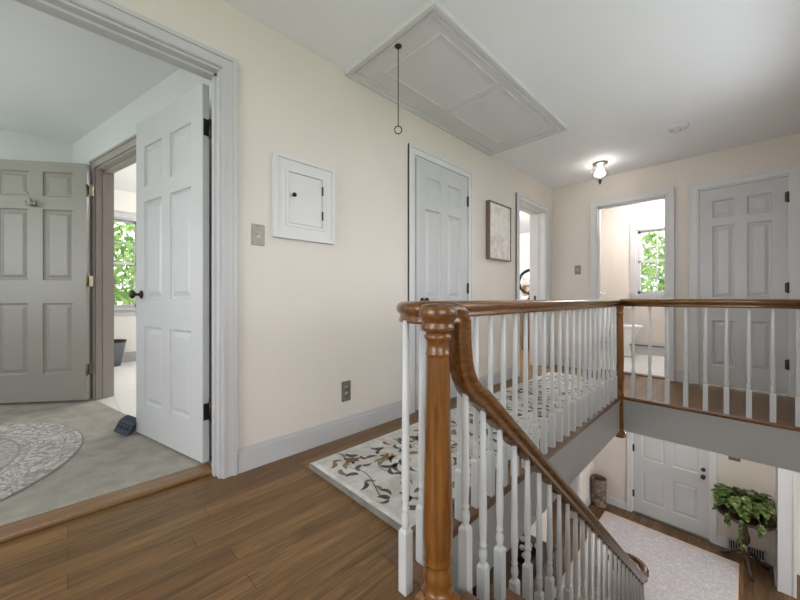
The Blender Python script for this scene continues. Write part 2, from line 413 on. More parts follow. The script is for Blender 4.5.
# ------------------------------------------------------------------ doors
def six_panel(w, h, t, rows, stile=.115, mid=.10, cols=2):
    """local: x 0..w, y -t..0, z 0..h; raised panels on both faces"""
    mb = MB(); bm = mb.bm
    pw = (w - 2 * stile - mid * (cols - 1)) / cols
    xs = [0]
    for c in range(cols): xs += [stile + c * (pw + mid), stile + c * (pw + mid) + pw]
    xs.append(w); zs = [0] + [q for r in rows for q in r] + [h]
    def rect(x0, x1, z0, z1, y): return [(x0, y, z0), (x1, y, z0), (x1, y, z1), (x0, y, z1)]
    for y, s in ((0, -1), (-t, 1)):
        for i in range(len(xs) - 1):
            for j in range(len(zs) - 1):
                x0, x1, z0, z1 = xs[i], xs[i+1], zs[j], zs[j+1]
                if i % 2 and j % 2:
                    loops = [rect(x0 + a, x1 - a, z0 + a, z1 - a, y + s * dpt) for a, dpt in ((0, 0), (.003, .009), (.012, .016), (.020, .016), (.046, .006))]
                    for A, Bq in zip(loops[:-1], loops[1:]):
                        for k in range(4):
                            mb.poly([A[k], A[(k+1) % 4], Bq[(k+1) % 4], Bq[k]])
                    mb.poly(loops[-1])
                else: mb.poly(rect(x0, x1, z0, z1, y))
    mb.poly([(0,0,0),(0,-t,0),(0,-t,h),(0,0,h)]); mb.poly([(w,0,0),(w,-t,0),(w,-t,h),(w,0,h)])
    mb.poly([(0,0,0),(w,0,0),(w,-t,0),(0,-t,0)]); mb.poly([(0,0,h),(w,0,h),(w,-t,h),(0,-t,h)])
    bmesh.ops.remove_doubles(bm, verts=bm.verts[:], dist=1e-5)
    return mb
ROWS = [(.20, .67), (.91, 1.65), (1.735, 1.915)]
def door(name, label, w, h, t, rows, mat, loc, rotz, stile=.115, mid=.10):
    o = six_panel(w, h, t, rows, stile, mid).build(name, mat)
    o.location = loc; o.rotation_euler = (0, 0, rotz); o['kind'] = 'structure'; o['label'] = label; o['category'] = 'door'
    o['_o'] = (0, 0, 0); return o
def knob(d, x, z, t, mat, name='door_knob'):
    """knob on both faces in door-local coordinates"""
    mb = MB()
    prof = [(.001, 0), (.027, 0), (.027, .004), (.020, .008), (.009, .012), (.009, .032), (.016, .036), (.026, .046), (.027, .054), (.020, .062), (.001, .065)]
    mb.lathe(prof, (x, 0, z), 20, 'Y'); mb.lathe([(r, -h) for r, h in prof], (x, -t, z), 20, 'Y')
    return mb.build(name, mat, d)
def hinge(d, x, z, y, mat, h=.09, wide=.03, dirx=1):
    mb = MB(); mb.lathe([(.001, -h/2 - .008), (.004, -h/2 - .006), (.0075, -h/2), (.0075, h/2), (.004, h/2 + .006), (.001, h/2 + .008)], (x, y, z), 10)
    mb.box(min(x, x + dirx * wide), max(x, x + dirx * wide), y - .002, y + .002, z - h/2, z + h/2)
    return mb.build('hinge', mat, d)

# open white bedroom door: hinge at the right jamb, swung into the bedroom
ang = R(180 + 13.5)
d = door('door_1', 'open white six-panel door at left, swung into the carpeted bedroom', .815, 2.03, .035, [(.20,.70),(.875,1.50),(1.595,1.855)], M['door'], (-2.026, .513, .038), ang, .12, .10)
knob(d, .735, .905, .035, M['bronze'])
for z in (.27, 1.80):
    mb = MB(); mb.lathe([(.001, -.055), (.008, -.05), (.008, .05), (.001, .055)], (-.006, -.038, z), 10); mb.box(-.003, .0, -.035, -.004, z - .045, z + .045); mb.box(-.045, -.006, -.042, -.038, z - .045, z + .045)
    mb.build('hinge', M['bronze'], d)
# closed white door in the long wall
d = door('door_2', 'closed white six-panel door in the long hall wall beside the framed art', .722, 2.045, .035, ROWS, M['door'], (W1 - .02, D2[0] + .014, .012), R(90), .11, .10)
knob(d, .07, .885, .035, M['black_metal'])
for z in (.28, 1.0, 1.83): hinge(d, .724, z, -.04, M['bronze'], wide=.02, dirx=-1)
# closed closet door in the end wall
d = door('door_3', 'closed white six-panel closet door at the right end of the landing', .617, 2.04, .035, ROWS, M['door'], (D5[0] + .014, W2 + .036, .016), 0, .10, .09)
for z in (.28, 1.0, 1.85): hinge(d, .620, z, -.04, M['bronze'], wide=.02, dirx=-1)
# front door downstairs
FD = (-1.295, -.345)
d = door('door_4', 'white six-panel front entry door on the lower floor', .93, 2.03, .045, [(.20, .69), (.90, 1.62), (1.72, 1.90)], M['door'], (FD[0] + .01, FY + .055, LOW + .03), 0, .12, .10)
knob(d, .865, .885, .045, M['bronze'])
MB().lathe([(.001, -.062), (.024, -.060), (.028, -.048), (.028, -.044), (.001, -.044)], (.865, 0, .985), 16, 'Y').build('deadbolt', M['bronze'], d)
for z in (.29, 1.04, 1.80): hinge(d, -.002, z, -.05, M['bronze'], h=.11, wide=.022)
# taupe bedroom-to-bath door
dl = (-3.965, .115); da = math.atan2(-.405 - .13, -4.35 + 3.97)
d = door('door_5', 'open taupe grey six-panel door with a coat hook at far left', .76, 2.03, .035, [(.23, .83), (1.025, 1.625), (1.735, 1.945)], M['taupe'], (dl[0], dl[1], .045), da, .105, .105)
knob(d, .70, .92, .035, M['bronze'])
for z in (.26, 1.02, 1.80):
    mb = MB(); mb.lathe([(.001, -.055), (.008, -.05), (.008, .05), (.001, .055)], (-.008, .006, z), 10); mb.box(-.05, .006, -.002, .002, z - .045, z + .045)
    mb.build('hinge', M['brass'], d)

# ------------------------------------------------------------------ bedroom behind the left doorway
WA = R(13.7); wdir = Vector((math.cos(WA), math.sin(WA), 0)); wnor = Vector((-math.sin(WA), math.cos(WA), 0))   # wall runs along wdir
WO = Vector((-4.268, .127, 0))     # bedroom face of the slanted wall passes here
def slant(mb, o=WO):
    Mx = Matrix.Translation(o) @ Matrix.Rotation(WA, 4, 'Z')
    for v in mb.bm.verts: v.co = Mx @ v.co
    return mb
g0, g1 = .205, 1.12                # taupe doorway along the slanted wall
mb = MB(); mb.box(-2.2, g0, 0, .12, -.02, H); mb.box(g1, 2.35, 0, .12, -.02, H); mb.box(g0, g1, 0, .12, 2.09, H)
struct('wall_bedroom_right', slant(mb), M['white_wall'])
wall_x('wall_bedroom_far', -4.78, -4.66, -2.5, .03, -.02, H, [], M['white_wall'])
wall_y('wall_bedroom_left', -2.5, -2.38, -4.78, W1 - T1, -.02, H, [(-4.2, -2.5, .8, 2.1)], M['white_wall'])
struct('floor_bedroom', B(-6.6, W1 - T1, -2.4, 3.1, -.3, 0.), M['carpet'])
struct('ceiling_bedroom', B(-6.6, W1 - T1, -2.5, 3.1, H, H + .12), M['ceil'])
cp = MB()
cp.extrude_poly([(-4.66, -2.38), (-2.055, -2.38), (-2.055, .60), (-4.66, .03)], .0, .022)
struct('floor_carpet', cp, M['carpet'])
mb = MB(); w = .075; zt = 2.08
for yy, s in ((0, -1), (.12, 1)):
    for th, q0, q1 in ((.014, 0, w), (.022, w - .02, w)):
        Y = sorted((yy, yy + s * th))
        mb.box(g0 - q1, g0 - q0, *Y, 0, zt + q1); mb.box(g1 + q0, g1 + q1, *Y, 0, zt + q1); mb.box(g0 - q0, g1 + q0, *Y, zt + q0, zt + q1)
mb.box(g0, g0 + .014, 0, .12, 0, zt); mb.box(g1 - .014, g1, 0, .12, 0, zt); mb.box(g0, g1, 0, .12, zt - .014, zt)
mb.box(g0 + .014, g0 + .027, .045, .08, 0, zt - .014); mb.box(g1 - .027, g1 - .014, .045, .08, 0, zt - .014); mb.box(g0, g1, .045, .08, zt - .027, zt - .014)
struct('trim_13', slant(mb), M['taupetrim'])
# bath beyond the taupe doorway
struct('floor_bath', B(-6.35, W1 - T1, .1, 3.1, 0, .012), M['tile'])
# cut: the tile lies lower than the carpet, which covers the bedroom side
XB = -6.15
wall_x('wall_bath_window', XB - .12, XB, -.5, 3.1, -.02, H, [(.05, .75, .78, 2.05)], M['cream'])
wall_y('wall_bath_end', 3.0, 3.12, XB - .12, W1 - T1, -.02, H, [], M['cream'])
base_x('baseboard_bath', XB, 1, [(-.3, 3.0)], 0.012, 'fascia', .14)
def window_x(name, x, d, y0, y1, z0, z1, cols, mat, casing_w=.075, depth=.12):
    """double-hung window in a wall along Y; d points into the room"""
    mb = MB(); c = casing_w
    X = sorted((x, x + d * .016))
    mb.box(*X, y0 - c, y0, z0 - .0, z1 + c); mb.box(*X, y1, y1 + c, z0, z1 + c); mb.box(*X, y0, y1, z1, z1 + c)
    X2 = sorted((x, x + d * .03)); mb.box(*X2, y0 - c, y1 + c, z1 + c, z1 + c + .02)
    X2 = sorted((x - d * depth, x + d * .045)); mb.box(*X2, y0 - c - .01, y1 + c + .01, z0 - .028, z0)
    mb.box(*X, y0 - c, y1 + c, z0 - .10, z0 - .028)
    X3 = sorted((x, x - d * depth)); t = .02
    mb.box(*X3, y0, y0 + t, z0, z1); mb.box(*X3, y1 - t, y1, z0, z1); mb.box(*X3, y0, y1, z1 - t, z1)
    zm = (z0 + z1) / 2; panes = MB()
    for a, b, off in ((z0, zm + .015, .05), (zm - .015, z1 - t, .085)):
        q = sorted((x - d * off, x - d * (off + .03))); s = .035; ya, yb = y0 + t, y1 - t
        mb.box(*q, ya, ya + s, a, b); mb.box(*q, yb - s, yb, a, b); mb.box(*q, ya, yb, a, a + (s + .012 if a == z0 else .03)); mb.box(*q, ya, yb, b - .03, b)
        m = (q[0] + q[1]) / 2
        mb.box(m - .008, m + .008, ya, yb, (a + b) / 2 - .008, (a + b) / 2 + .008)
        for k in range(1, cols):
            yc = ya + (yb - ya) * k / cols; mb.box(m - .008, m + .008, yc - .008, yc + .008, a, b)
        panes.box(m - .002, m + .002, ya + s, yb - s, a + .03, b - .03)
    return mb, panes
mb, pn = window_x('window_1', XB, 1, .05, .75, .78, 2.05, 1, M['trim'])
wn = struct('window_1', mb, M['trim']); wn['label'] = 'white double-hung window behind the taupe bedroom door'; wn['category'] = 'window'
pn.build('pane', M['glass'], wn)

# ------------------------------------------------------------------ bathroom beyond the end wall
wall_y('wall_bathroom_window', 6.60, 6.72, W1 - T1, 1.5, 0, H, [(-1.235, -.45, .985, 2.03)], M['beige'])
wall_x('wall_bathroom_right', -.44, -.37, W2 + .12, 6.6, 0, H, [], M['beige'])
struct('floor_bathroom', B(W1, -.47, W2 + .12, 6.60, SLAB, .012), M['tile'])
base_y('baseboard_bathroom', 6.60, -1, [(W1, -.47)], .012, 'trim', .14)
struct('bathroom_dark_strip', B(W1, -.47, 6.578, 6.60, .152, .165), M['near_black'])  # thin dark strip along the top of the bathroom baseboard
mb, pn = window_x('window_2', 6.60, -1, -1.235, -.45, .985, 2.03, 3, M['trim'])
for q in (mb, pn):
    for v in q.bm.verts: v.co = (v.co.y, v.co.x, v.co.z)
wn = struct('window_2', mb, M['trim']); wn['label'] = 'white divided window in the bathroom seen through the end doorway'; wn['category'] = 'window'
pn.build('pane', M['glass'], wn)
# hinge leaf on the right jamb of the bathroom doorway, strike plate on the left bedroom doorway
struct('trim_15', MB().box(D3[1] - .016, D3[1] - .012, W2 + .02, W2 + .055, 1.82, 1.91).box(D3[1] - .016, D3[1] - .012, W2 + .02, W2 + .055, .25, .34), M['nickel'])
struct('trim_16', MB().box(W1 - .15, W1 - .12, D4[1] - .016, D4[1] - .012, .88, .95), M['bronze'])

# ------------------------------------------------------------------ far bedroom behind the long wall
wall_x('wall_guest_far', -5.1, -5.0, 3.0, 8., -.02, H, [], M['white_wall'])
wall_y('wall_guest_near', 3.12, 3.22, -5.1, W1 - T1, -.02, H, [], M['white_wall'])
wall_y('wall_guest_end', 7.6, 7.7, -5.1, W1, -.02, H, [], M['white_wall'])
wall_x('wall_guest_side', W1 - T1, W1, 6.78, 7.7, -.02, H, [], M['white_wall'])
struct('floor_guest', B(-5.1, W1 - T1, 3.1, 7.7, -.3, 0), M['oak'])
struct('ceiling_guest', B(-5.1, W1 - T1, 3.1, 7.7, H, H + .1), M['ceil'])

# ------------------------------------------------------------------ lower storey
struct('floor_below', B(-4.2, 4.0, -2.3, 7.2, LOW - .2, LOW), M['oak_low'])
OP = (4.76, 5.79, LOW, LOW + 2.08)
wall_x('wall_left_below', W1 - T1, W1, -2.2, FY + .12, LOW, SLAB, [OP], M['beige'])
wall_y('wall_front', FY, FY + .12, -4.2, 4.0, LOW, SLAB, [(FD[0], FD[1], LOW, LOW + 2.075)], M['beige'])
SX = .285
struct('wall_stub', B(SX, SX + .145, 6.14, FY, LOW, SLAB), M['beige'])
struct('trim_17', MB().box(SX - .006, SX + .151, 6.126, 6.14, LOW, SLAB).box(SX - .006, SX, 6.126, 6.20, LOW, SLAB).box(SX + .0, SX + .02, 6.12, 6.126, LOW, SLAB).box(SX + .125, SX + .145, 6.12, 6.126, LOW, SLAB), M['white_trim'])
casing_x('trim_18', W1, 1, OP[0], OP[1], OP[3], T1, LOW, .08, stop=False)
casing_y('trim_19', FY, -1, FD[0], FD[1], LOW + 2.075, .12, LOW, .07, stop=False, mat='white_trim')
struct('trim_20', B(FD[0], FD[1], FY - .01, FY + .1, LOW, LOW + .022, bev=.005), M['nickel'])
base_x('baseboard_left_below', W1, 1, [(-2., OP[0] - .08), (OP[1] + .08, FY)], LOW)
base_y('baseboard_front', FY, -1, [(W1, FD[0] - .07), (FD[1] + .07, SX)], LOW, 'white_trim')
base_x('baseboard_stub', SX, -1, [(6.20, FY)], LOW)
struct('ceiling_below', MB().box(W3 + .12, 4.0, -2.3, 7.2, SLAB, SLAB + .1).box(W1, W3 + .12, W2 + .12, 7.2, SLAB - .006, SLAB), M['ceil'])
wall_x('wall_living_right', 4.0, 4.12, -2.3, 7.2, LOW, SLAB, [(1.8, 6.0, LOW + .6, LOW + 2.1)], M['beige'])
# room through the cased opening
wall_x('wall_den_far', -4.2, -4.08, -.5, FY, LOW, SLAB, [], M['tan'])
wall_y('wall_den_near', 2.6, 2.7, -4.2, W1 - T1, LOW, SLAB, [], M['tan'])
struct('ceiling_den', B(-4.2, W1 - T1, 2.6, FY, SLAB - .01, SLAB), M['ceil'])
# stairs: 14 risers
RS, RN, SY = .187, .228, .97
SXL = -.665
mb = MB(); st = MB()
for k in range(1, 14):
    ya = SY + RN * (k - 1); z = -RS * k; yf = .875 if k == 1 else ya
    mb.box(SXL - .02, W3, yf - .025, ya + RN, z - .028, z)
    st.box(SXL, W3, yf - .012, yf, z, z + RS - .028)
st.box(SXL, W3, SY + RN * 13 - .012, SY + RN * 13, LOW, LOW + RS - .028)
struct('trim_21', mb, M['nose_x']); struct('trim_22', st, M['trim'])
# closed stringer under the stair on the hall side
mb = MB()
for k in range(1, 14):
    ya = SY + RN * (k - 1); z = -RS * k
    mb.box(SXL, SXL + .02, ya, ya + RN, LOW if k > 9 else z - .45, z - .028)
struct('trim_23', mb, M['trim'])

# ------------------------------------------------------------------ railings
RP = [(-.022, -.034), (.022, -.034), (.026, -.031), (.026, -.024), (.022, -.016), (.023, -.008), (.030, -.002), (.034, .006), (.034, .017), (.028, .027), (.015, .033), (0, .034), (-.015, .033), (-.028, .027), (-.034, .017), (-.034, .006), (-.030, -.002), (-.023, -.008), (-.022, -.016), (-.026, -.024), (-.026, -.031)]
def baluster(parent, x, y, z0, z1, bh=.2, cut=0.):
    mb = MB(); h = .0158; zb = z0 + bh
    t = bmesh.new()
    ring = lambda hh, z: [(x - hh, y - hh, z), (x + hh, y - hh, z), (x + hh, y + hh, z), (x - hh, y + hh, z)]
    mb.grid_faces([ring(h, z0), ring(h, zb - .012), ring(.0095, zb)], True, True, True, False)
    L = z1 - zb
    prof = [(.0105, zb - .004), (.0108, zb + .004), (.0135, zb + .016), (.0145, zb + .028), (.0125, zb + .042), (.0098, zb + .052), (.0128, zb + .057), (.0128, zb + .062), (.0100, zb + .067), (.0112, zb + .085), (.0138, zb + .14 if L > .3 else zb + .1), (.0120, zb + L * .55), (.0095, z1)]
    t.free(); mb.lathe(prof, (x, y, 0), 12)
    return mb.build('baluster', M['bal'], parent)
def newel(parent, x, y, z0, z1, name='newel_post'):
    """turned post: square plinth, vase, long tapered shaft, neck rings"""
    mb = MB(); h = .048
    ring = lambda hh, z: [(x - hh, y - hh, z), (x + hh, y - hh, z), (x + hh, y + hh, z), (x - hh, y + hh, z)]
    mb.grid_faces([ring(h, z0), ring(h, z0 + .045), ring(h - .012, z0 + .06)], True, True, True, False)
    L = z1 - z0
    P = [(.043, .056), (.046, .066), (.040, .076), (.036, .084), (.040, .10), (.0415, .115), (.037, .135), (.0325, .145), (.037, .15), (.040, .158), (.037, .166), (.0385, .175), (.0405, .21), (.0410, .26), (.0395, .36), (.0360, .52), (.0335, L - .082), (.0335, L - .074), (.0355, L - .071), (.0358, L - .066), (.0335, L - .062), (.0325, L - .045), (.0335, L - .030), (.0385, L - .025), (.039, L - .014), (.035, L - .010), (.034, L)]
    mb.lathe([(r * (1.06 if q < .6 else 1.03), z0 + q) for r, q in P], (x, y, 0), 28)
    return mb.build(name, M['rail_z'], parent)

NWX, NWY = -.63, .775
RZ = .875
BX = -.828
gal = thing('gallery_railing', (BX, .8, 0), 'long oak-topped railing with white balusters along the upper hall runner', 'railing')
# level rail: from the corner post back to the turn beside the newel
pts = [(BX, 3.70, RZ), (BX, 2.6, RZ), (BX, 1.8, RZ), (BX, 1.2, RZ), (BX, 1.02, RZ)]
cx, cy, rr = -.70, .935, .16
for i in range(1, 11):
    a = math.pi + (math.pi / 2) * i / 10
    pts.append((-.708 + .12 * math.cos(a), .895 + .12 * math.sin(a), RZ))
pts += [(-.645, .775, RZ)]
mb = MB(); mb.sweep(RP, pts, None, True); 
mb.build('handrail', M['rail_y'], gal)
for k in range(-2, 20): baluster(gal, BX, 1.284 + .1205 * k, 0.004, RZ - .026, .21)
baluster(gal, -.745, .757, 0, RZ - .026, .2); baluster(gal, -.790, .885, 0, RZ - .026, .2)
# corner post with turned drop below the floor edge
CPX, CPY = NX + .012, NY - .012
mb = MB()
P = [(.001, -.385), (.034, -.382), (.05, -.372), (.054, -.355), (.048, -.335), (.036, -.318), (.031, -.29), (.030, -.22), (.028, -.03), (.034, -.02), (.034, .02), (.030, .03), (.033, .16), (.037, .175), (.037, .185), (.031, .20), (.035, .215), (.035, .225), (.031, .24), (.033, .29), (.034, .36), (.031, .55), (.027, .72), (.026, .76), (.031, .767), (.031, .775), (.027, .785), (.027, .81), (.032, .82), (.032, .826), (.036, .845), (.036, .85)]
mb.lathe(P, (-.817, 3.694, 0), 24)
cp_ = mb.build('corner_post', M['rail_z'], gal)
# the turned foot hangs in front of the two fascias
for v in cp_.data.vertices: v.co += Vector((.0, -.0, 0))

land = thing('landing_railing', (-.2, 3.715, 0), 'short oak railing with white balusters across the landing by the closet door', 'railing')
mb = MB(); mb.sweep(RP, [(BX + .005, 3.715, RZ + .002), (-.4, 3.715, RZ + .002), (W3, 3.715, RZ + .002)], None, True); mb.build('handrail', M['rail_x'], land)
MB().lathe([(.001, -.02), (.05, -.02), (.05, -.012), (.04, -.008), (.001, -.008)], (W3 + .008 - .0, 3.715, RZ), 18, 'X').build('rosette', M['rail_x'], land)
for k in range(-7, 4): 
    x = .150 + .1235 * (k - 0)
    if x < W3 - .03 and x > -.78: baluster(land, x, 3.715, .004, RZ - .026, .215)

stair = thing('stair_railing', (NWX, NWY, 0), 'curving oak stair railing with turned newel post and white balusters descending to the foyer', 'railing')
newel(stair, NWX, NWY, 0, .826)
MB().lathe([(.040, .822), (.047, .825), (.0495, .829), (.0495, .838), (.0465, .844), (.047, .852), (.053, .860), (.0565, .868), (.0572, .882), (.054, .893), (.046, .900), (.03, .904), (.001, .905)], (NWX, NWY, 0), 30).build('newel_cap', M['rail_y'], stair)
def zc(y): return .5265 - .82 * (y - 1.073)
path = [(NWX, NWY, RZ), (NWX, .83, RZ), (NWX, .852, RZ - .002), (NWX, .870, RZ - .013), (NWX, .879, RZ - .033), (NWX, .881, .80), (NWX, .884, .76), (NWX, .890, .715), (NWX, .904, .675), (NWX, .926, .640), (NWX, .957, .611), (NWX, 1.0, zc(1.0))]
y = 1.15
while y < 3.5: path.append((NWX, y, zc(y))); y += .2
VZ = -1.585
path += [(NWX, 3.52, zc(3.52)), (NWX, 3.60, VZ + .045), (NWX, 3.66, VZ + .013), (NWX, 3.71, VZ)]
sides = [(1, 0, 0)] * len(path); 
vc = (NWX - .145, 3.73)
for i in range(1, 33):
    a = math.pi * 2 * i / 24; r = .145 - .085 * i / 32
    path.append((vc[0] + r * math.cos(a), vc[1] + r * math.sin(a), VZ)); sides.append((math.cos(a), math.sin(a), 0))
mb = MB(); mb.sweep(RP, path, sides, True)
mb.lathe([(.001, VZ - .032), (.05, VZ - .032), (.058, VZ - .01), (.056, VZ + .02), (.03, VZ + .034), (.001, VZ + .036)], (vc[0], vc[1], 0), 20)
# fillets between the baluster heads, under the sloping rail
ys = [.907]
for k in range(1, 13): ys += [SY + RN * (k - 1) + .05, SY + RN * (k - 1) + .164]
for a, b in zip(ys[1:-1], ys[2:]):
    y0, y1 = a + .026, b - .026
    mb.sweep([(-.016, -.008), (.016, -.008), (.016, .008), (-.016, .008)], [(NWX, y0, zc(y0) - .045), (NWX, y1, zc(y1) - .045)], (1, 0, 0))
mb.build('handrail', M['rail_y'], stair)
baluster(stair, NWX, .915, -RS, .655, .377)
for k in range(1, 13):
    for q in (.05, .164):
        yb = SY + RN * (k - 1) + q; baluster(stair, NWX, yb, -RS * k, zc(yb) - .03, .197)
zb = -RS * 13
for i in range(7):
    a = -.3 + 2 * math.pi * i / 8
    baluster(stair, vc[0] + .125 * math.cos(a), vc[1] + .125 * math.sin(a), zb, VZ - .024, .2)
newel(stair, vc[0], vc[1], zb, VZ - .03, 'volute_newel')
struct('trim_24', MB().extrude_poly([(vc[0] + .2 * math.cos(2*math.pi*i/28), vc[1] + .01 + .19 * math.sin(2*math.pi*i/28)) for i in range(28)], zb - .028, zb), M['nose_x'])
struct('trim_25', MB().extrude_poly([(vc[0] + .18 * math.cos(2*math.pi*i/28), vc[1] + .01 + .17 * math.sin(2*math.pi*i/28)) for i in range(28)], LOW, zb - .028), M['trim'])

# ------------------------------------------------------------------ rugs
def bez(p0, p1, p2, p3, t):
    a = 1 - t; return tuple(a**3*q0 + 3*a*a*t*q1 + 3*a*t*t*q2 + t**3*q3 for q0, q1, q2, q3 in zip(p0, p1, p2, p3))
rx0, rx1, ry0, ry1, rt = -1.645, -.905, .93, 4.16, .034
mb = MB()
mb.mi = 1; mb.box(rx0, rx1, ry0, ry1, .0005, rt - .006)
mb.mi = 0
t = bmesh.new()
vs = [t.verts.new(p) for p in ((rx0+.004,ry0+.004,rt-.006),(rx1-.004,ry0+.004,rt-.006),(rx1-.004,ry1-.004,rt-.006),(rx0+.004,ry1-.004,rt-.006),(rx0+.022,ry0+.022,rt),(rx1-.022,ry0+.022,rt),(rx1-.022,ry1-.022,rt),(rx0+.022,ry1-.022,rt))]
for q in ((4,5,6,7),(0,1,5,4),(1,2,6,5),(2,3,7,6),(3,0,4,7)): t.faces.new([vs[i] for i in q])
mb.merge(t)
def strip(pts, widths, z, mi):
    mb.mi = mi; L = []; Rr = []
    for i, p in enumerate(pts):
        a = pts[max(0, i-1)]; b = pts[min(len(pts)-1, i+1)]
        dx, dy = b[0]-a[0], b[1]-a[1]; n = math.hypot(dx, dy) or 1
        L.append((p[0]-dy/n*widths[i], p[1]+dx/n*widths[i])); Rr.append((p[0]+dy/n*widths[i], p[1]-dx/n*widths[i]))
    for i in range(len(pts)-1):
        mb.poly([(*L[i], z), (*Rr[i], z), (*Rr[i+1], z), (*L[i+1], z)])
def leafshape(x, y, a, ln, wd, mi, curl=.3, z=rt + .0012):
    pts = []; ws = []
    for i in range(9):
        u = i / 8; b = a + curl * (u - .5) * 2
        pts.append((x + ln * u * math.cos(b), y + ln * u * math.sin(b))); ws.append(wd * (math.sin(math.pi * u ** .8) ** .8) + .0006)
    strip(pts, ws, z, mi)
inx = lambda x, y, m=.045: rx0 + m < x < rx1 - m and ry0 + m < y < ry1 - m
placed = []
tries = 0
while len(placed) < 240 and tries < 9000:
    tries += 1
    x, y = rnd.uniform(rx0 + .06, rx1 - .06), rnd.uniform(ry0 + .06, ry1 - .06)
    if any((x-p[0])**2 + (y-p[1])**2 < .066**2 for p in placed): continue
    placed.append((x, y)); a = rnd.uniform(0, 6.28); ln = rnd.uniform(.055, .10)
    k = rnd.random(); m = 2 if k < .72 else (3 if k < .80 else 4)
    if inx(x + ln*math.cos(a), y + ln*math.sin(a), .03):
        leafshape(x, y, a, ln, rnd.uniform(.010, .017), m, rnd.choice((-.55, .55)))
        if rnd.random() < .45:
            leafshape(x, y, a + rnd.uniform(1.5, 2.6), ln * .8, rnd.uniform(.008, .014), 2 if rnd.random() < .75 else 4, rnd.choice((-.5, .5)))
# thin scrolling vine lines
for i in range(18):
    y = ry0 + .12 + i * .17; x = rnd.uniform(rx0 + .1, rx1 - .35)
    p = [(x, y), (x + .12, y + rnd.uniform(-.16, .16)), (x + .2, y + rnd.uniform(-.16, .16)), (x + .3, y + rnd.uniform(-.08, .08))]
    pts = [bez(*p, q / 14) for q in range(15)]
    pts = [q for q in pts if inx(*q, .03)]
    if len(pts) > 3: strip(pts, [.0026] * len(pts), rt + .0008, 2)
# tan blossoms with a brown heart near the front corner and along the runner
for (fx, fy) in ((-1.50, 1.10), (-1.40, 1.27), (-1.12, 1.62), (-1.45, 2.1), (-1.1, 2.6), (-1.42, 3.1), (-1.1, 3.7)):
    for k in range(5):
        leafshape(fx, fy, k * 1.2566 + .4, .07, .026, 5, .1, rt + .0004)
    for k in range(4):
        leafshape(fx, fy, k * 1.57 + .2, .024, .006, 3, .4, rt + .002)
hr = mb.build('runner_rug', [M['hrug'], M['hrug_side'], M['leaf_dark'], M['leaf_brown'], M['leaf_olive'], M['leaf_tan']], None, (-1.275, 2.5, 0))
tag(hr, 'ivory runner rug with carved dark leaves on the upper hall floor', 'rug')
rc = (-2.95, -.83)
o = MB().lathe([(.001, 0), (.895, 0), (.9, .004), (.893, .009), (.001, .009)], (rc[0], rc[1], .022), 96, smooth=False).build('round_rug', M['rrug'], None, (rc[0], rc[1], .022))
tag(o, 'round faded grey medallion rug on the bedroom carpet', 'rug')
mb = MB(); mb.box(-1.61, -.05, 4.1, 6.36, LOW + .0005, LOW + .008); mb.mi = 1
mb.box(-1.615, -.045, 6.29, 6.365, LOW + .001, LOW + .009); mb.box(-1.615, -1.55, 4.1, 6.29, LOW + .001, LOW + .009); mb.box(-.075, -.045, 4.1, 6.29, LOW + .001, LOW + .009)
o = mb.build('foyer_rug', [M['frug'], M['frugb']], None, (-.8, 5.2, LOW)); tag(o, 'pale rose distressed rug on the foyer floor inside the front door', 'rug')

# ------------------------------------------------------------------ hall wall fittings
# access panel
t = thing('access_panel', (W1, 1.02, 1.5), 'small white framed access panel on the hall wall above the light switch', 'access panel')
y0, y1, z0, z1 = .822, 1.225, 1.265, 1.745
mb = MB()
for q, w_, th in ((0, .022, .03), (.022, .05, .020), (.072, .018, .026)):
    a0, a1, b0, b1 = y0 + q, y1 - q, z0 + q, z1 - q
    mb.box(W1, W1 + th, a0, a0 + w_, b0, b1); mb.box(W1, W1 + th, a1 - w_, a1, b0, b1)
    mb.box(W1, W1 + th, a0 + w_, a1 - w_, b0, b0 + w_); mb.box(W1, W1 + th, a0 + w_, a1 - w_, b1 - w_, b1)
mb.build('frame', M['white_trim'], t)
pd = B(W1, W1 + .022, y0 + .0925, y1 - .0925, z0 + .0925, z1 - .0925, bev=.002).build('panel_door', M['white_trim'], t)
MB().lathe([(.001, .022), (.006, .022), (.006, .034), (.012, .038), (.013, .046), (.008, .052), (.001, .053)], (W1, .938, 1.52), 14, 'X').build('knob', M['black_metal'], pd)
for z in (1.43, 1.585): MB().box(W1 + .02, W1 + .03, 1.131, 1.139, z - .027, z + .027).build('hinge', M['bronze'], pd)
# light switches and outlet
def switch(loc, axis, label, mat, imat, w=.07, h=.115, group=None, name='light_switch', outlet=False, n=1):
    t = thing(name, loc, label, 'outlet' if outlet else 'light switch', group, 0 if axis == 'Y' else R(90), True)
    W = w * 1
    B(-W/2, W/2, -.006, 0, -h/2, h/2, bev=.003).build('cover_plate', mat, t)
    if outlet:
        for z in (-.021, .021):
            q = MB().lathe([(.001, -.0075), (.0155, -.0075), (.0165, -.005), (.0165, -.004)], (0, 0, z), 16, 'Y').build('socket', imat, t)
            MB().box(-.007, -.005, -.0082, -.007, z - .004, z + .006).box(.005, .007, -.0082, -.007, z - .004, z + .006).build('slot', M['black_metal'], q)
    else:
        for i in range(n):
            x = (i - (n - 1) / 2) * .046
            MB().box(x - .009, x + .009, -.008, -.006, -.017, .017).box(x - .004, x + .004, -.02, -.006, -.002, .012).build('toggle', imat, t)
    for z in (-h * .36, h * .36) if not outlet else (0,):
        MB().lathe([(.001, -.0085), (.003, -.008), (.0035, -.006)], (0, 0, z), 8, 'Y').build('screw', M['nickel'], t)
    return t
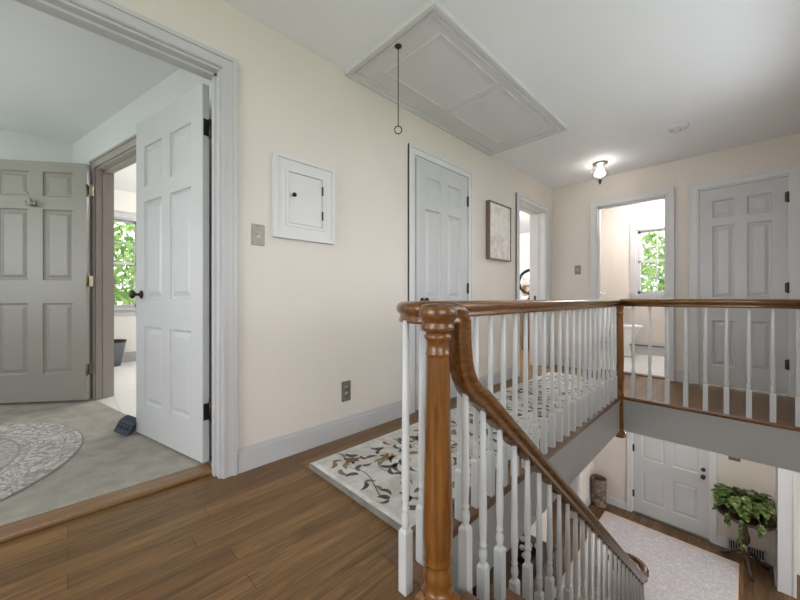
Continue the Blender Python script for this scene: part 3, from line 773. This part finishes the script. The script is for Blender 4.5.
# wall W1 faces +X: local -Y must point to +X -> rotate +90
switch((W1, .744, 1.266), 'X', 'bronze plate light switch on the hall wall beside the bedroom doorway', M['plate'], M['plate_i'])
switch((W2 and -1.537, W2, 1.29), 'Y', 'light switch on the end wall left of the bathroom doorway', M['plate'], M['plate_i'], .075, .12)
switch((-.094, FY, -1.30), 'Y', 'grey switch plate downstairs right of the front door', M['plate'], M['plate_i'], .12, .12, n=2)
switch((W1, 1.33, .297), 'X', 'brown electrical outlet low on the hall wall above the baseboard', M['plate_b'], M['plate'], .072, .135, name='wall_outlet', outlet=True)
# framed art
t = thing('framed_art', (W1, 3.30, 1.63), 'tall pale abstract canvas in a slim bronze frame on the hall wall', 'painting')
y0, y1, z0, z1 = 3.075, 3.53, 1.325, 1.925
MB().box(W1 + .002, W1 + .05, y0, y0 + .012, z0, z1).box(W1 + .002, W1 + .05, y1 - .012, y1, z0, z1).box(W1 + .002, W1 + .05, y0 + .012, y1 - .012, z0, z0 + .012).box(W1 + .002, W1 + .05, y0 + .012, y1 - .012, z1 - .012, z1).build('frame', M['artframe'], t)
B(W1 + .004, W1 + .042, y0 + .014, y1 - .014, z0 + .014, z1 - .014).build('canvas', M['art'], t)
# attic hatch with pull cord
t = thing('attic_hatch', (-1.48, 2.23, H), 'white paneled attic hatch with trim frame in the hall ceiling', 'attic hatch')
a0, a1, b0, b1 = W1 + .004, -1.094, 1.315, 3.16
mb = MB()
for q, w_, th in ((0, .022, .034), (.022, .028, .022), (.050, .010, .029)):
    X0, X1, Y0, Y1 = a0 + q, a1 - q, b0 + q, b1 - q
    mb.box(X0, X0 + w_, Y0, Y1, H - th, H); mb.box(X1 - w_, X1, Y0, Y1, H - th, H)
    mb.box(X0 + w_, X1 - w_, Y0, Y0 + w_, H - th, H); mb.box(X0 + w_, X1 - w_, Y1 - w_, Y1, H - th, H)
mb.build('frame', M['white_trim'], t)
X0, X1, Y0, Y1 = a0 + .066, a1 - .066, b0 + .066, b1 - .066
hd = B(X0, X1, Y0, Y1, H - .018, H - .004).build('hatch_door', M['white_trim'], t)
struct('hatch_gap_shade', B(a0 + .055, a1 - .055, b0 + .055, b1 - .055, H - .003, H - .001), M['near_black'])  # dark sheet painted in as the shade of the gap around the hatch
for ya, yb in ((1.50, 2.14), (2.20, 2.96)):
    mb = MB(); xa, xb, w_ = -1.675, -1.20, .014
    for x_, xx, y_, yy in ((xa, xa + w_, ya, yb), (xb - w_, xb, ya, yb), (xa + w_, xb - w_, ya, ya + w_), (xa + w_, xb - w_, yb - w_, yb)):
        mb.box(x_, xx, y_, yy, H - .028, H - .018)
    mb.build('panel_moulding', M['white_trim'], hd)
px, py = -1.445, 1.405
MB().lathe([(.001, H - .018), (.022, H - .018), (.022, H - .022), (.015, H - .028), (.006, H - .036), (.001, H - .036)], (px, py, 0), 20).build('cord_plate', M['bronze'], t)
cd = MB().tube([(px, py, H - .03), (px, py, 2.2), (px, py, 1.945)], .0028, 8).build('pull_cord', M['bronze'], t)
ring = [(px + .021 * math.cos(2*math.pi*i/24) * .71, py + .021 * math.cos(2*math.pi*i/24) * .71, 1.922 + .023 * math.sin(2*math.pi*i/24)) for i in range(25)]
MB().tube(ring, .0032, 8).build('pull_ring', M['bronze'], cd)
# ceiling light
lx, ly = -1.135, 4.27
t = thing('ceiling_light', (lx, ly, H), 'small glass ceiling light with a lit bulb in front of the bathroom doorway', 'ceiling light')
MB().lathe([(.001, H - .001), (.075, H - .001), (.078, H - .010), (.070, H - .022), (.045, H - .030), (.001, H - .030)], (lx, ly, 0), 28).build('canopy', M['nickel'], t)
G = MB()
prof = [(.045, -.03), (.052, -.05), (.075, -.085), (.086, -.115), (.080, -.14), (.055, -.175), (.025, -.195)]
rings = []
for r, h in prof:
    rings.append([(lx + r * (1 + .03 * math.cos(12 * 2*math.pi*i/48)) * math.cos(2*math.pi*i/48), ly + r * (1 + .03 * math.cos(12 * 2*math.pi*i/48)) * math.sin(2*math.pi*i/48), H + h) for i in range(48)])
G.grid_faces(rings, True, False, False); G.build('glass_shade', M['shade'], t)
MB().sphere((lx, ly, H - .115), .045, 16, 12, (1, 1, 1.05)).build('bulb', M['bulb'], t)
MB().lathe([(.001, H - .192), (.020, H - .192), (.022, H - .200), (.012, H - .208), (.014, H - .218), (.009, H - .232), (.003, H - .245), (.001, H - .247)], (lx, ly, 0), 16).build('finial', M['bronze'], t)
MB().tube([(lx - .05, ly - .04, H - .03), (lx - .072, ly - .055, H - .08), (lx - .078, ly - .06, H - .12)], .003, 6).build('support_arm', M['nickel'], t)
# smoke detector
t = thing('smoke_detector', (-.408, 3.87, H), 'flat round white smoke detector on the landing ceiling', 'smoke detector')
MB().lathe([(.001, H), (.074, H), (.074, H - .008), (.068, H - .012), (.064, H - .020), (.046, H - .025), (.044, H - .021), (.038, H - .021), (.036, H - .027), (.001, H - .028)], (-.408, 3.87, 0), 32).build('housing', M['white_trim'], t)
MB().lathe([(.001, H - .027), (.009, H - .027), (.009, H - .031), (.001, H - .032)], (-.39, 3.86, 0), 12).build('test_button', M['fascia'], t)

# ------------------------------------------------------------------ bedroom items
# coat hook on the taupe door (door-local coordinates, on the face turned to the camera)
dd = bpy.data.objects['door_5']
mb = MB(); hx, hz, yf = .385, 1.665, 0.0
mb.lathe([(.001, .008), (.014, .007), (.017, .0)], (hx, yf, hz), 14, 'Y')
for s in (-1, 0, 1):
    mb.tube([(hx, yf + .005, hz - .005), (hx + s * .018, yf + .025, hz - .02), (hx + s * .03, yf + .042, hz - .01), (hx + s * .034, yf + .044, hz + .012)], .006, 8); mb.sphere((hx + s * .034, yf + .044, hz + .014), .0085, 8, 6)
mb.tube([(hx, yf + .005, hz + .005), (hx + .004, yf + .03, hz + .03), (hx + .012, yf + .05, hz + .06), (hx + .014, yf + .05, hz + .075)], .006, 8); mb.sphere((hx + .014, yf + .05, hz + .077), .0085, 8, 6)
mb.build('coat_hook', M['nickel'], dd)
# cube door stop tipped against the white door
t = thing('door_stop', (-2.865, .262, .022), 'slate blue cube door stop leaning against the open white door', 'door stop')
t['_o'] = (0, 0, 0); t.rotation_euler = (0, 0, R(58))
s = .092
mb = MB(); mb.box(-s/2, s/2, -s/2, s/2, 0, s, bev=.012)
tilt = Matrix.Rotation(R(27), 4, 'Y')
for v in mb.bm.verts: v.co = tilt @ v.co
lo = min(v.co.z for v in mb.bm.verts)
for v in mb.bm.verts: v.co.z -= lo
cu = mb.build('cube', M['slate'], t)
mk = MB()
for i, (u, w_) in enumerate(((-.028, .010), (-.010, .014), (.010, .010), (.027, .012))):
    mk.box(u - w_/2, u + w_/2, -s/2 - .0012, -s/2 + .001, .035, .058); mk.box(u - w_/2, u + w_/2, -s/2 - .0012, -s/2 + .001, .066, .074)
for v in mk.bm.verts: v.co = tilt @ v.co
for v in mk.bm.verts: v.co.z -= lo
mk.build('printed_mark', M['slate_mark'], cu)
# waste bin in the bath
bx, by = -5.93, .40
t = thing('waste_bin', (bx, by, .012), 'dark grey mesh waste bin on the tile by the bath window', 'waste bin')
MB().lathe([(.001, .0), (.115, .0), (.14, .15), (.17, .33), (.166, .33), (.138, .15), (.112, .008), (.001, .008)], (bx, by, .012), 32).build('body', M['binmesh'], t)
MB().lathe([(.166, .325), (.175, .325), (.176, .338), (.166, .338), (.166, .325)], (bx, by, .012), 32).build('rim', M['black_metal'], t)

# ------------------------------------------------------------------ bathroom items
tx, ty = -1.32, 6.16
t = thing('toilet', (tx, ty, .012), 'white toilet with closed lid on the bathroom floor beyond the corner post', 'toilet')
def oval(cx, cy, a, b, z, n=28): return [(cx + a * math.cos(2*math.pi*i/n), cy + b * math.sin(2*math.pi*i/n), z) for i in range(n)]
mb = MB(); z = .012
mb.grid_faces([oval(tx - .03, ty, .15, .11, z), oval(tx - .03, ty, .14, .10, z + .05), oval(tx - .03, ty, .12, .095, z + .2), oval(tx, ty, .18, .145, z + .34), oval(tx + .02, ty, .225, .18, z + .43), oval(tx + .02, ty, .225, .18, z + .45)])
mb.build('bowl', M['porcelain'], t)
mb = MB(); mb.grid_faces([oval(tx + .02, ty, .235, .19, z + .452), oval(tx + .02, ty, .238, .193, z + .465), oval(tx + .02, ty, .238, .193, z + .485), oval(tx + .02, ty, .22, .175, z + .50)]); mb.build('lid', M['porcelain'], t)
B(tx - .42, tx - .2, ty - .22, ty + .22, z + .40, z + .78, bev=.02).build('tank', M['porcelain'], t)
B(tx - .43, tx - .19, ty - .23, ty + .23, z + .782, z + .815, bev=.01).build('tank_lid', M['porcelain'], t)
B(tx - .40, tx - .19, ty - .11, ty + .11, z + .30, z + .41, bev=.01).build('tank_mount', M['porcelain'], t)
t = thing('towel_hook', (-1.72, 6.60, 1.005), 'chrome lever-shaped towel hook on the bathroom wall left of the window', 'hook')
MB().lathe([(.001, 6.575), (.024, 6.575), (.026, 6.585), (.026, 6.605)], (-1.755, 0, 1.005), 16, 'Y').build('rosette', M['chrome'], t)
MB().tube([(-1.755, 6.58, 1.005), (-1.755, 6.545, 1.005), (-1.73, 6.54, 1.005), (-1.66, 6.54, 1.0)], .008, 8).build('lever', M['chrome'], t)
t = thing('paper_holder', (-1.28, 6.60, .80), 'white toilet paper roll on the bathroom wall below the window', 'toilet paper')
MB().lathe([(.012, -.05), (.055, -.05), (.055, .05), (.012, .05), (.012, -.05)], (-1.33, 6.535, .80), 20, 'X').build('roll', M['paper'], t)
MB().tube([(-1.39, 6.605, .80), (-1.39, 6.535, .80), (-1.33, 6.535, .80), (-1.27, 6.535, .80), (-1.27, 6.605, .80)], .006, 8).build('bracket', M['chrome'], t)

# ------------------------------------------------------------------ guest room items
dx0, dx1, dy0, dy1, dz = -3.15, -2.75, 5.75, 7.0, .86
t = thing('dresser', (-2.95, 6.35, 0), 'brown wooden dresser in the room behind the second hall doorway', 'dresser')
B(dx0, dx1, dy0, dy1, .10, dz - .025).build('body', M['brownwood'], t)
B(dx0 - .01, dx1 + .02, dy0 - .02, dy1 + .02, dz - .025, dz, bev=.006).build('top', M['brownwood'], t)
for z0 in (.14, .37, .60):
    for q in (0, 1):
        ya = dy0 + .02 + q * .615
        dr = B(dx1, dx1 + .018, ya, ya + .59, z0, z0 + .21, bev=.004).build('drawer', M['brownwood'], t)
        MB().lathe([(.001, dx1 + .045), (.014, dx1 + .042), (.012, dx1 + .03), (.006, dx1 + .018)], (0, ya + .295, z0 + .105), 12, 'X').build('knob', M['black_metal'], dr)
for x_ in (dx0 + .03, dx1 - .03):
    for y_ in (dy0 + .04, dy1 - .04):
        MB().lathe([(.015, 0), (.02, .02), (.024, .10)], (x_, y_, 0), 12).build('leg', M['brownwood'], t)
mcx, mcy, mcz, mr = -2.93, 6.52, dz + .375, .255
t = thing('round_mirror', (mcx, mcy, dz), 'round mirror with thin black rim standing on the dresser', 'mirror')
mu = Vector((.913, .407, 0))
MB().tube([Vector((mcx, mcy, mcz)) + mu * (mr * math.cos(2*math.pi*i/48)) + Vector((0, 0, mr * math.sin(2*math.pi*i/48))) for i in range(49)], .012, 8).build('rim', M['black_metal'], t)
MB().lathe([(.012, dz + .02), (.012, dz + .125)], (mcx, mcy, 0), 10).build('stand', M['black_metal'], t)
mb = MB().lathe([(.001, -.006), (mr - .006, -.006), (mr - .006, .004), (.001, .004)], (0, 0, 0), 48, 'X')
Mx = Matrix.Translation((mcx, mcy, mcz)) @ Matrix.Rotation(R(-66), 4, 'Z')
for v in mb.bm.verts: v.co = Mx @ v.co
mb.build('mirror_glass', M['mirror'], t)
mb = MB().box(-.05, .05, -.12, .12, 0, .022, bev=.006)
Mx = Matrix.Translation((mcx, mcy, dz)) @ Matrix.Rotation(R(-66), 4, 'Z')
for v in mb.bm.verts: v.co = Mx @ v.co
mb.build('base', M['black_metal'], t)
t = thing('white_pot', (-2.86, 6.10, dz), 'small white pot with black dot and sprig on the dresser before the round mirror', 'pot')
MB().lathe([(.001, 0), (.04, 0), (.062, .03), (.066, .06), (.05, .09), (.045, .092), (.001, .085)], (-2.86, 6.10, dz), 24).build('body', M['porcelain'], t)
MB().sphere((-2.80, 6.08, dz + .05), .018, 10, 8).build('dot', M['black_metal'], t)
mb = MB()
for i in range(7):
    a = i * .9; mb.tube([(-2.86, 6.10, dz + .085), (-2.86 + .05 * math.cos(a), 6.10 + .06 * math.sin(a), dz + .15), (-2.86 + .09 * math.cos(a), 6.10 + .14 * math.sin(a), dz + .17 + .01 * (i % 3))], .004, 6)
mb.build('sprig', M['artframe'], t)
t = thing('dark_box', (-2.88, 6.36, dz), 'small black box on the dresser beside the white pot', 'box')
B(-2.87, -2.765, 6.25, 6.40, dz, dz + .075, bev=.004).build('box_base', M['black_metal'], t)
B(-2.872, -2.763, 6.248, 6.402, dz + .075, dz + .095, bev=.004).build('lid', M['black_metal'], t)

# ------------------------------------------------------------------ lower storey items
kx, ky = -1.748, 6.50
t = thing('umbrella_basket', (kx, ky, LOW), 'tall carved brown cylindrical basket in the foyer corner left of the front door', 'basket')
MB().lathe([(.001, 0), (.115, 0), (.118, .03), (.112, .05), (.112, .40), (.118, .42), (.122, .455), (.112, .46), (.106, .44), (.102, .05), (.001, .04)], (kx, ky, LOW), 32).build('body', M['basket'], t)
for z in (.06, .36):
    MB().lathe([(.111, z - .012), (.119, z - .006), (.119, z + .006), (.111, z + .012), (.111, z - .012)], (kx, ky, LOW), 32).build('band', M['basket'], t)
# wall register
t = thing('floor_register', (.02, FY, LOW + .1), 'white two-section vent register in the foyer baseboard behind the plant stand', 'vent')
mb = MB(); vx0, vx1, vz0, vz1 = -.165, .215, LOW + .005, LOW + .165
mb.box(vx0, vx1, FY - .022, FY - .016, vz0, vz0 + .02); mb.box(vx0, vx1, FY - .022, FY - .016, vz1 - .02, vz1)
for a, b in ((vx0, vx0 + .02), (.015, .035), (vx1 - .02, vx1)): mb.box(a, b, FY - .022, FY - .016, vz0, vz1)
mb.build('frame', M['trim'], t)
B(vx0 + .01, vx1 - .01, FY - .017, FY - .0165, vz0 + .01, vz1 - .01).build('backing', M['near_black'], t)  # dark sheet standing in for the shade between the slats
for i in range(14):
    x = vx0 + .03 + i * .025
    if abs(x - .025) > .012: B(x - .0035, x + .0035, FY - .021, FY - .017, vz0 + .018, vz1 - .018).build('slat', M['trim'], t)
# pedestal plant table
qx, qy = .010, 6.35
t = thing('pedestal_table', (qx, qy, LOW), 'dark wooden tripod pedestal table holding the trailing plant in the foyer', 'table')
TZ = LOW + .70
MB().lathe([(.001, -.022), (.265, -.026), (.285, -.014), (.285, .002), (.278, .012), (.26, .004), (.001, .004)], (qx, qy, TZ - .008 - .0), 40).build('tabletop', M['darkwood'], t)
MB().lathe([(.001, .14), (.03, .145), (.042, .18), (.045, .22), (.03, .26), (.02, .28), (.028, .30), (.05, .35), (.052, .40), (.035, .46), (.022, .52), (.03, .56), (.035, .60), (.06, .66), (.06, .672), (.001, .672)], (qx, qy, LOW), 24).build('column', M['darkwood'], t)
for a in (R(150), R(285), R(35)):
    c, s_ = math.cos(a), math.sin(a)
    pth = [(qx + c * r, qy + s_ * r, LOW + h) for r, h in ((.02, .20), (.07, .185), (.13, .13), (.19, .06), (.24, .025), (.27, .02))]
    MB().sweep([(-.014, -.02), (.014, -.02), (.016, .0), (.012, .02), (-.012, .02), (-.016, .0)], pth, None, True, True, [1.2, 1.2, 1.05, .9, .85, .8]).build('leg', M['darkwood'], t)
# trailing pothos
t = thing('pothos_plant', (qx, qy, TZ), 'leafy green trailing pothos in a dark pot on the pedestal table', 'plant')
MB().lathe([(.001, 0), (.10, 0), (.13, .06), (.15, .13), (.158, .14), (.15, .145), (.14, .13), (.001, .12)], (qx, qy, TZ), 28).build('pot', M['pot'], t)
MB().lathe([(.001, .12), (.138, .128), (.10, .135), (.001, .14)], (qx, qy, TZ), 20).build('soil', M['soil'], t)
stems = MB(); lv = MB()
def leaf_at(p, dirv, ln, wd, droop):
    d_ = Vector(dirv).normalized(); s_ = d_.cross(Vector((0, 0, 1)))
    s_ = s_.normalized() if s_.length > .01 else Vector((1, 0, 0)); u = s_.cross(d_)
    prof = [(0, .05), (.12, .75), (.3, 1.), (.55, .82), (.8, .42), (1., .03)]
    ringsL = []
    for q, w_ in prof:
        c = Vector(p) + d_ * (q * ln) - u * (droop * q * q * ln)
        ringsL.append([c - s_ * (w_ * wd) + u * (.18 * w_ * wd), c, c + s_ * (w_ * wd) + u * (.18 * w_ * wd)])
    lv.grid_faces(ringsL, False, False, False)
for i in range(46):
    a = rnd.uniform(0, 2 * math.pi); rr_ = rnd.uniform(.10, .28); up = rnd.uniform(.02, .22)
    end_drop = rnd.uniform(-.06, .16)
    if qx + math.cos(a) * rr_ > SX - .05: rr_ = max(.08, (SX - .05 - qx) / max(.2, math.cos(a)))
    p0 = Vector((qx + .06 * math.cos(a), qy + .06 * math.sin(a), TZ + .13))
    p1 = p0 + Vector((math.cos(a) * rr_ * .4, math.sin(a) * rr_ * .4, up)); p2 = p0 + Vector((math.cos(a) * rr_ * .9, math.sin(a) * rr_ * .9, up * .8)); p3 = Vector((qx + math.cos(a) * rr_, qy + math.sin(a) * rr_, TZ + .13 + end_drop))
    pth = [bez(p0, p1, p2, p3, k / 8) for k in range(9)]
    if max(q[1] for q in pth) > FY - .04: continue
    stems.tube(pth, .0028, 5)
    for k in range(2, 9, 1):
        b = a + rnd.uniform(-1.2, 1.2); p = pth[k]
        ln = rnd.uniform(.075, .125)
        if p[0] + ln * math.cos(b) > SX - .015 or p[1] + ln * math.sin(b) > FY - .02: continue
        leaf_at(p, (math.cos(b), math.sin(b), rnd.uniform(-.7, .3)), ln, ln * .47, rnd.uniform(.1, .5))
for k in range(5):     # strands trailing over the edge, the front one hanging down the column
    a = (R(265), R(300), R(235), R(180), R(340))[k]; L = (.30, .08, .08, .06, .08)[k]; r0 = (.12, .27, .27, .27, .2)[k]
    if k == 0: r0 = .27
    pth = [(qx + .1 * math.cos(a), qy + .1 * math.sin(a), TZ + .14), (qx + .2 * math.cos(a), qy + .2 * math.sin(a), TZ + .12), (qx + r0 * math.cos(a), qy + r0 * math.sin(a), TZ + .03)]
    for j in range(1, 6): pth.append((qx + (r0 + .005) * math.cos(a) + rnd.uniform(-.012, .012), qy + (r0 + .005) * math.sin(a), TZ + .03 - L * j / 5))
    stems.tube(pth, .0028, 5)
    for p in pth[1:]:
        for q in range(2):
            b = a + rnd.uniform(-1.3, 1.3); ln = rnd.uniform(.05, .085)
            if p[0] + ln * math.cos(b) > SX - .015: continue
            leaf_at(p, (math.cos(b), math.sin(b), -.9), ln, ln * .42, .3)
stems.build('stem', M['stem'], t); lv.build('foliage', M['leaf'], t)
# console table in the lower hall
t = thing('console_table', (-1.65, 3.3, LOW), 'dark wooden console table against the lower hall wall below the railing', 'table')
cz = -1.83
B(-1.85, -1.44, 2.75, 3.84, cz - .03, cz, bev=.006).build('tabletop', M['darkwood'], t)
B(-1.83, -1.46, 2.78, 3.81, cz - .13, cz - .03).build('apron', M['darkwood'], t)
for x_ in (-1.81, -1.48):
    for y_ in (2.81, 3.78):
        MB().lathe([(.014, 0), (.018, .04), (.024, .5), (.028, .66)], (x_, y_, LOW), 12).build('leg', M['darkwood'], t)
B(-1.81, -1.48, 2.81, 3.78, LOW + .16, LOW + .19).build('shelf', M['darkwood'], t)
vx, vy = -1.62, 3.42
t = thing('cotton_arrangement', (vx, vy, cz), 'white cotton balls in a black bowl on the lower hall console', 'arrangement')
MB().lathe([(.001, 0), (.07, 0), (.075, .01), (.05, .02), (.11, .07), (.15, .12), (.146, .122), (.10, .075), (.04, .03), (.001, .028)], (vx, vy, cz), 28).build('bowl', M['black_metal'], t)
for i in range(11):
    a = i * 2.4; r = .035 + .011 * i
    p = (vx + r * math.cos(a), vy + r * math.sin(a), cz + .165 + .02 * math.sin(i * 1.7))
    MB().sphere(p, .026, 10, 8).build('cotton_ball', M['pompom'], t)
    MB().tube([(vx + r * .5 * math.cos(a), vy + r * .5 * math.sin(a), cz + .05), p], .004, 6).build('twig', M['black_metal'], t)

# ------------------------------------------------------------------ outdoors
struct('ground', B(-40, 40, -40, 40, -3.3, -3.0), M['grass'])
def tree(x, y, zc_, rad, label, mat, n=2600, group='trees outside the windows', size=.16):
    t = thing('tree', (x, y, -3.0), label, 'tree', group)
    MB().tube([(x, y, -3.0), (x + .05, y, -1.), (x, y + .05, zc_)], .14, 8, [1.3, 1., .6]).build('trunk', M['bark'], t)
    mb = MB()
    for i in range(n):
        while True:
            p = Vector((rnd.uniform(-1, 1), rnd.uniform(-1, 1), rnd.uniform(-1, 1)))
            if .25 < p.length < 1: break
        p = Vector((x + p.x * rad * .8, y + p.y * rad, zc_ + p.z * rad * 1.15))
        a = Vector((rnd.gauss(0, 1), rnd.gauss(0, 1), rnd.gauss(0, .6))).normalized(); b = a.orthogonal().normalized()
        b = Matrix.Rotation(rnd.uniform(0, 6.28), 3, a) @ b; c = a.cross(b); s_ = size * rnd.uniform(.6, 1.3)
        mb.poly([p - b * s_, p - c * s_ * .4, p + b * s_, p + c * s_ * .4])
    mb.build('foliage', mat, t)
tree(-9.6, .6, 1.3, 2.0, 'leafy green tree outside the window behind the taupe door', M['foliage'], 2700, 'trees outside the windows', .125)
tree(-14.2, 3.0, 1.2, 2.2, 'deeper green tree farther out beyond the window behind the taupe door', M['foliage2'], 2700, 'trees outside the windows', .125)
tree(-2.0, 11.0, .9, 2.1, 'bright green tree outside the bathroom window', M['foliage'], 2700, 'trees outside the windows', .125)
tree(-.9, 15.8, .6, 2.3, 'taller tree behind the nearer tree outside the bathroom window', M['foliage2'], 2700, 'trees outside the windows', .125)

# ------------------------------------------------------------------ light
w = bpy.data.worlds.new('sky'); sc.world = w; w.use_nodes = True
bg = w.node_tree.nodes['Background']; bg.inputs['Color'].default_value = (.93, .97, 1., 1); bg.inputs['Strength'].default_value = 3.0
def area(name, loc, rot, sx, sy, power, col=(1, 1, 1)):
    l = bpy.data.lights.new(name, 'AREA'); l.shape = 'RECTANGLE'; l.size = sx; l.size_y = sy; l.energy = power; l.color = col
    o = bpy.data.objects.new(name, l); COL.objects.link(o); o.location = loc; o.rotation_euler = rot; return o
def lamp(name, loc, power, r=.1, col=(1, .96, .9)):
    l = bpy.data.lights.new(name, 'POINT'); l.energy = power; l.shadow_soft_size = r; l.color = col
    o = bpy.data.objects.new(name, l); COL.objects.link(o); o.location = loc; return o
area('daylight_near_window', (-.7, -2.22, 1.32), (R(105), 0, 0), 1.7, 1.5, 19, (.96, .98, 1))          # facing +Y and a little up
area('daylight_right_window', (2.28, -.8, 1.37), (R(102), 0, R(90)), 2.2, 1.5, 12, (.97, .985, 1))        # facing -X and a little up
area('stair_fill', (W3 + .10, 2.4, 1.55), (R(88), 0, R(90)), 2.1, 1.1, 4.5, (.97, .985, 1))  # added fill from an assumed stair window, lifts hall wall and ceiling
area('daylight_bedroom_window', (-3.35, -2.40, 1.45), (R(150), 0, 0), 1.7, 1.3, 15, (.95, .98, 1))
area('daylight_living_window', (3.98, 3.9, LOW + 1.35), (R(90), 0, R(90)), 4.2, 1.5, 70, (.97, .98, 1))
lamp('bathroom_fill', (-.75, 6.1, 2.2), 24, .12, (1, .98, .96))  # unseen fill added to brighten the bathroom and spill onto the landing
lamp('bath_fill', (-4.9, 1.6, 2.2), 45, .12)  # unseen fill added for the bath behind the taupe door
lamp('guest_fill', (-3.3, 5.2, 2.2), 110, .15)  # added fill out of view, keeps the guest room bright white
lamp('den_fill', (-3.0, 4.6, -.6), 14, .1)  # unseen fill added behind the cased opening
lamp('lower_hall_fill', (-1.1, 2.2, -.45), 7, .1)  # fill added under the hall slab, without a fixture
lamp('foyer_fill', (-.5, 5.3, -.48), 18, .1)  # unseen fill added to lift the foyer rug and floor
lamp('hall_fixture_glow', (lx, ly, H - .115), 40, .04)

# ------------------------------------------------------------------ camera and view
cam = bpy.data.cameras.new('camera'); co = bpy.data.objects.new('camera', cam); COL.objects.link(co)
co.location = (0, 0, .92); co.rotation_euler = (R(90), 0, R(45.5)); cam.sensor_width = 36; cam.lens = 338 / 800 * 36
cam.shift_y = -.0025; cam.clip_start = .02; sc.camera = co
vs_ = sc.view_settings; vs_.view_transform = 'Standard'; vs_.look = 'None'; vs_.gamma = 1; vs_.use_curve_mapping = False; vs_.exposure = 0.2
sc.cycles.use_denoising = True
sc.cycles.max_bounces = 10; sc.cycles.diffuse_bounces = 5; sc.cycles.transparent_max_bounces = 12
for o in bpy.data.objects:
    for k in ('_o', '_abs'):
        if k in o: del o[k]
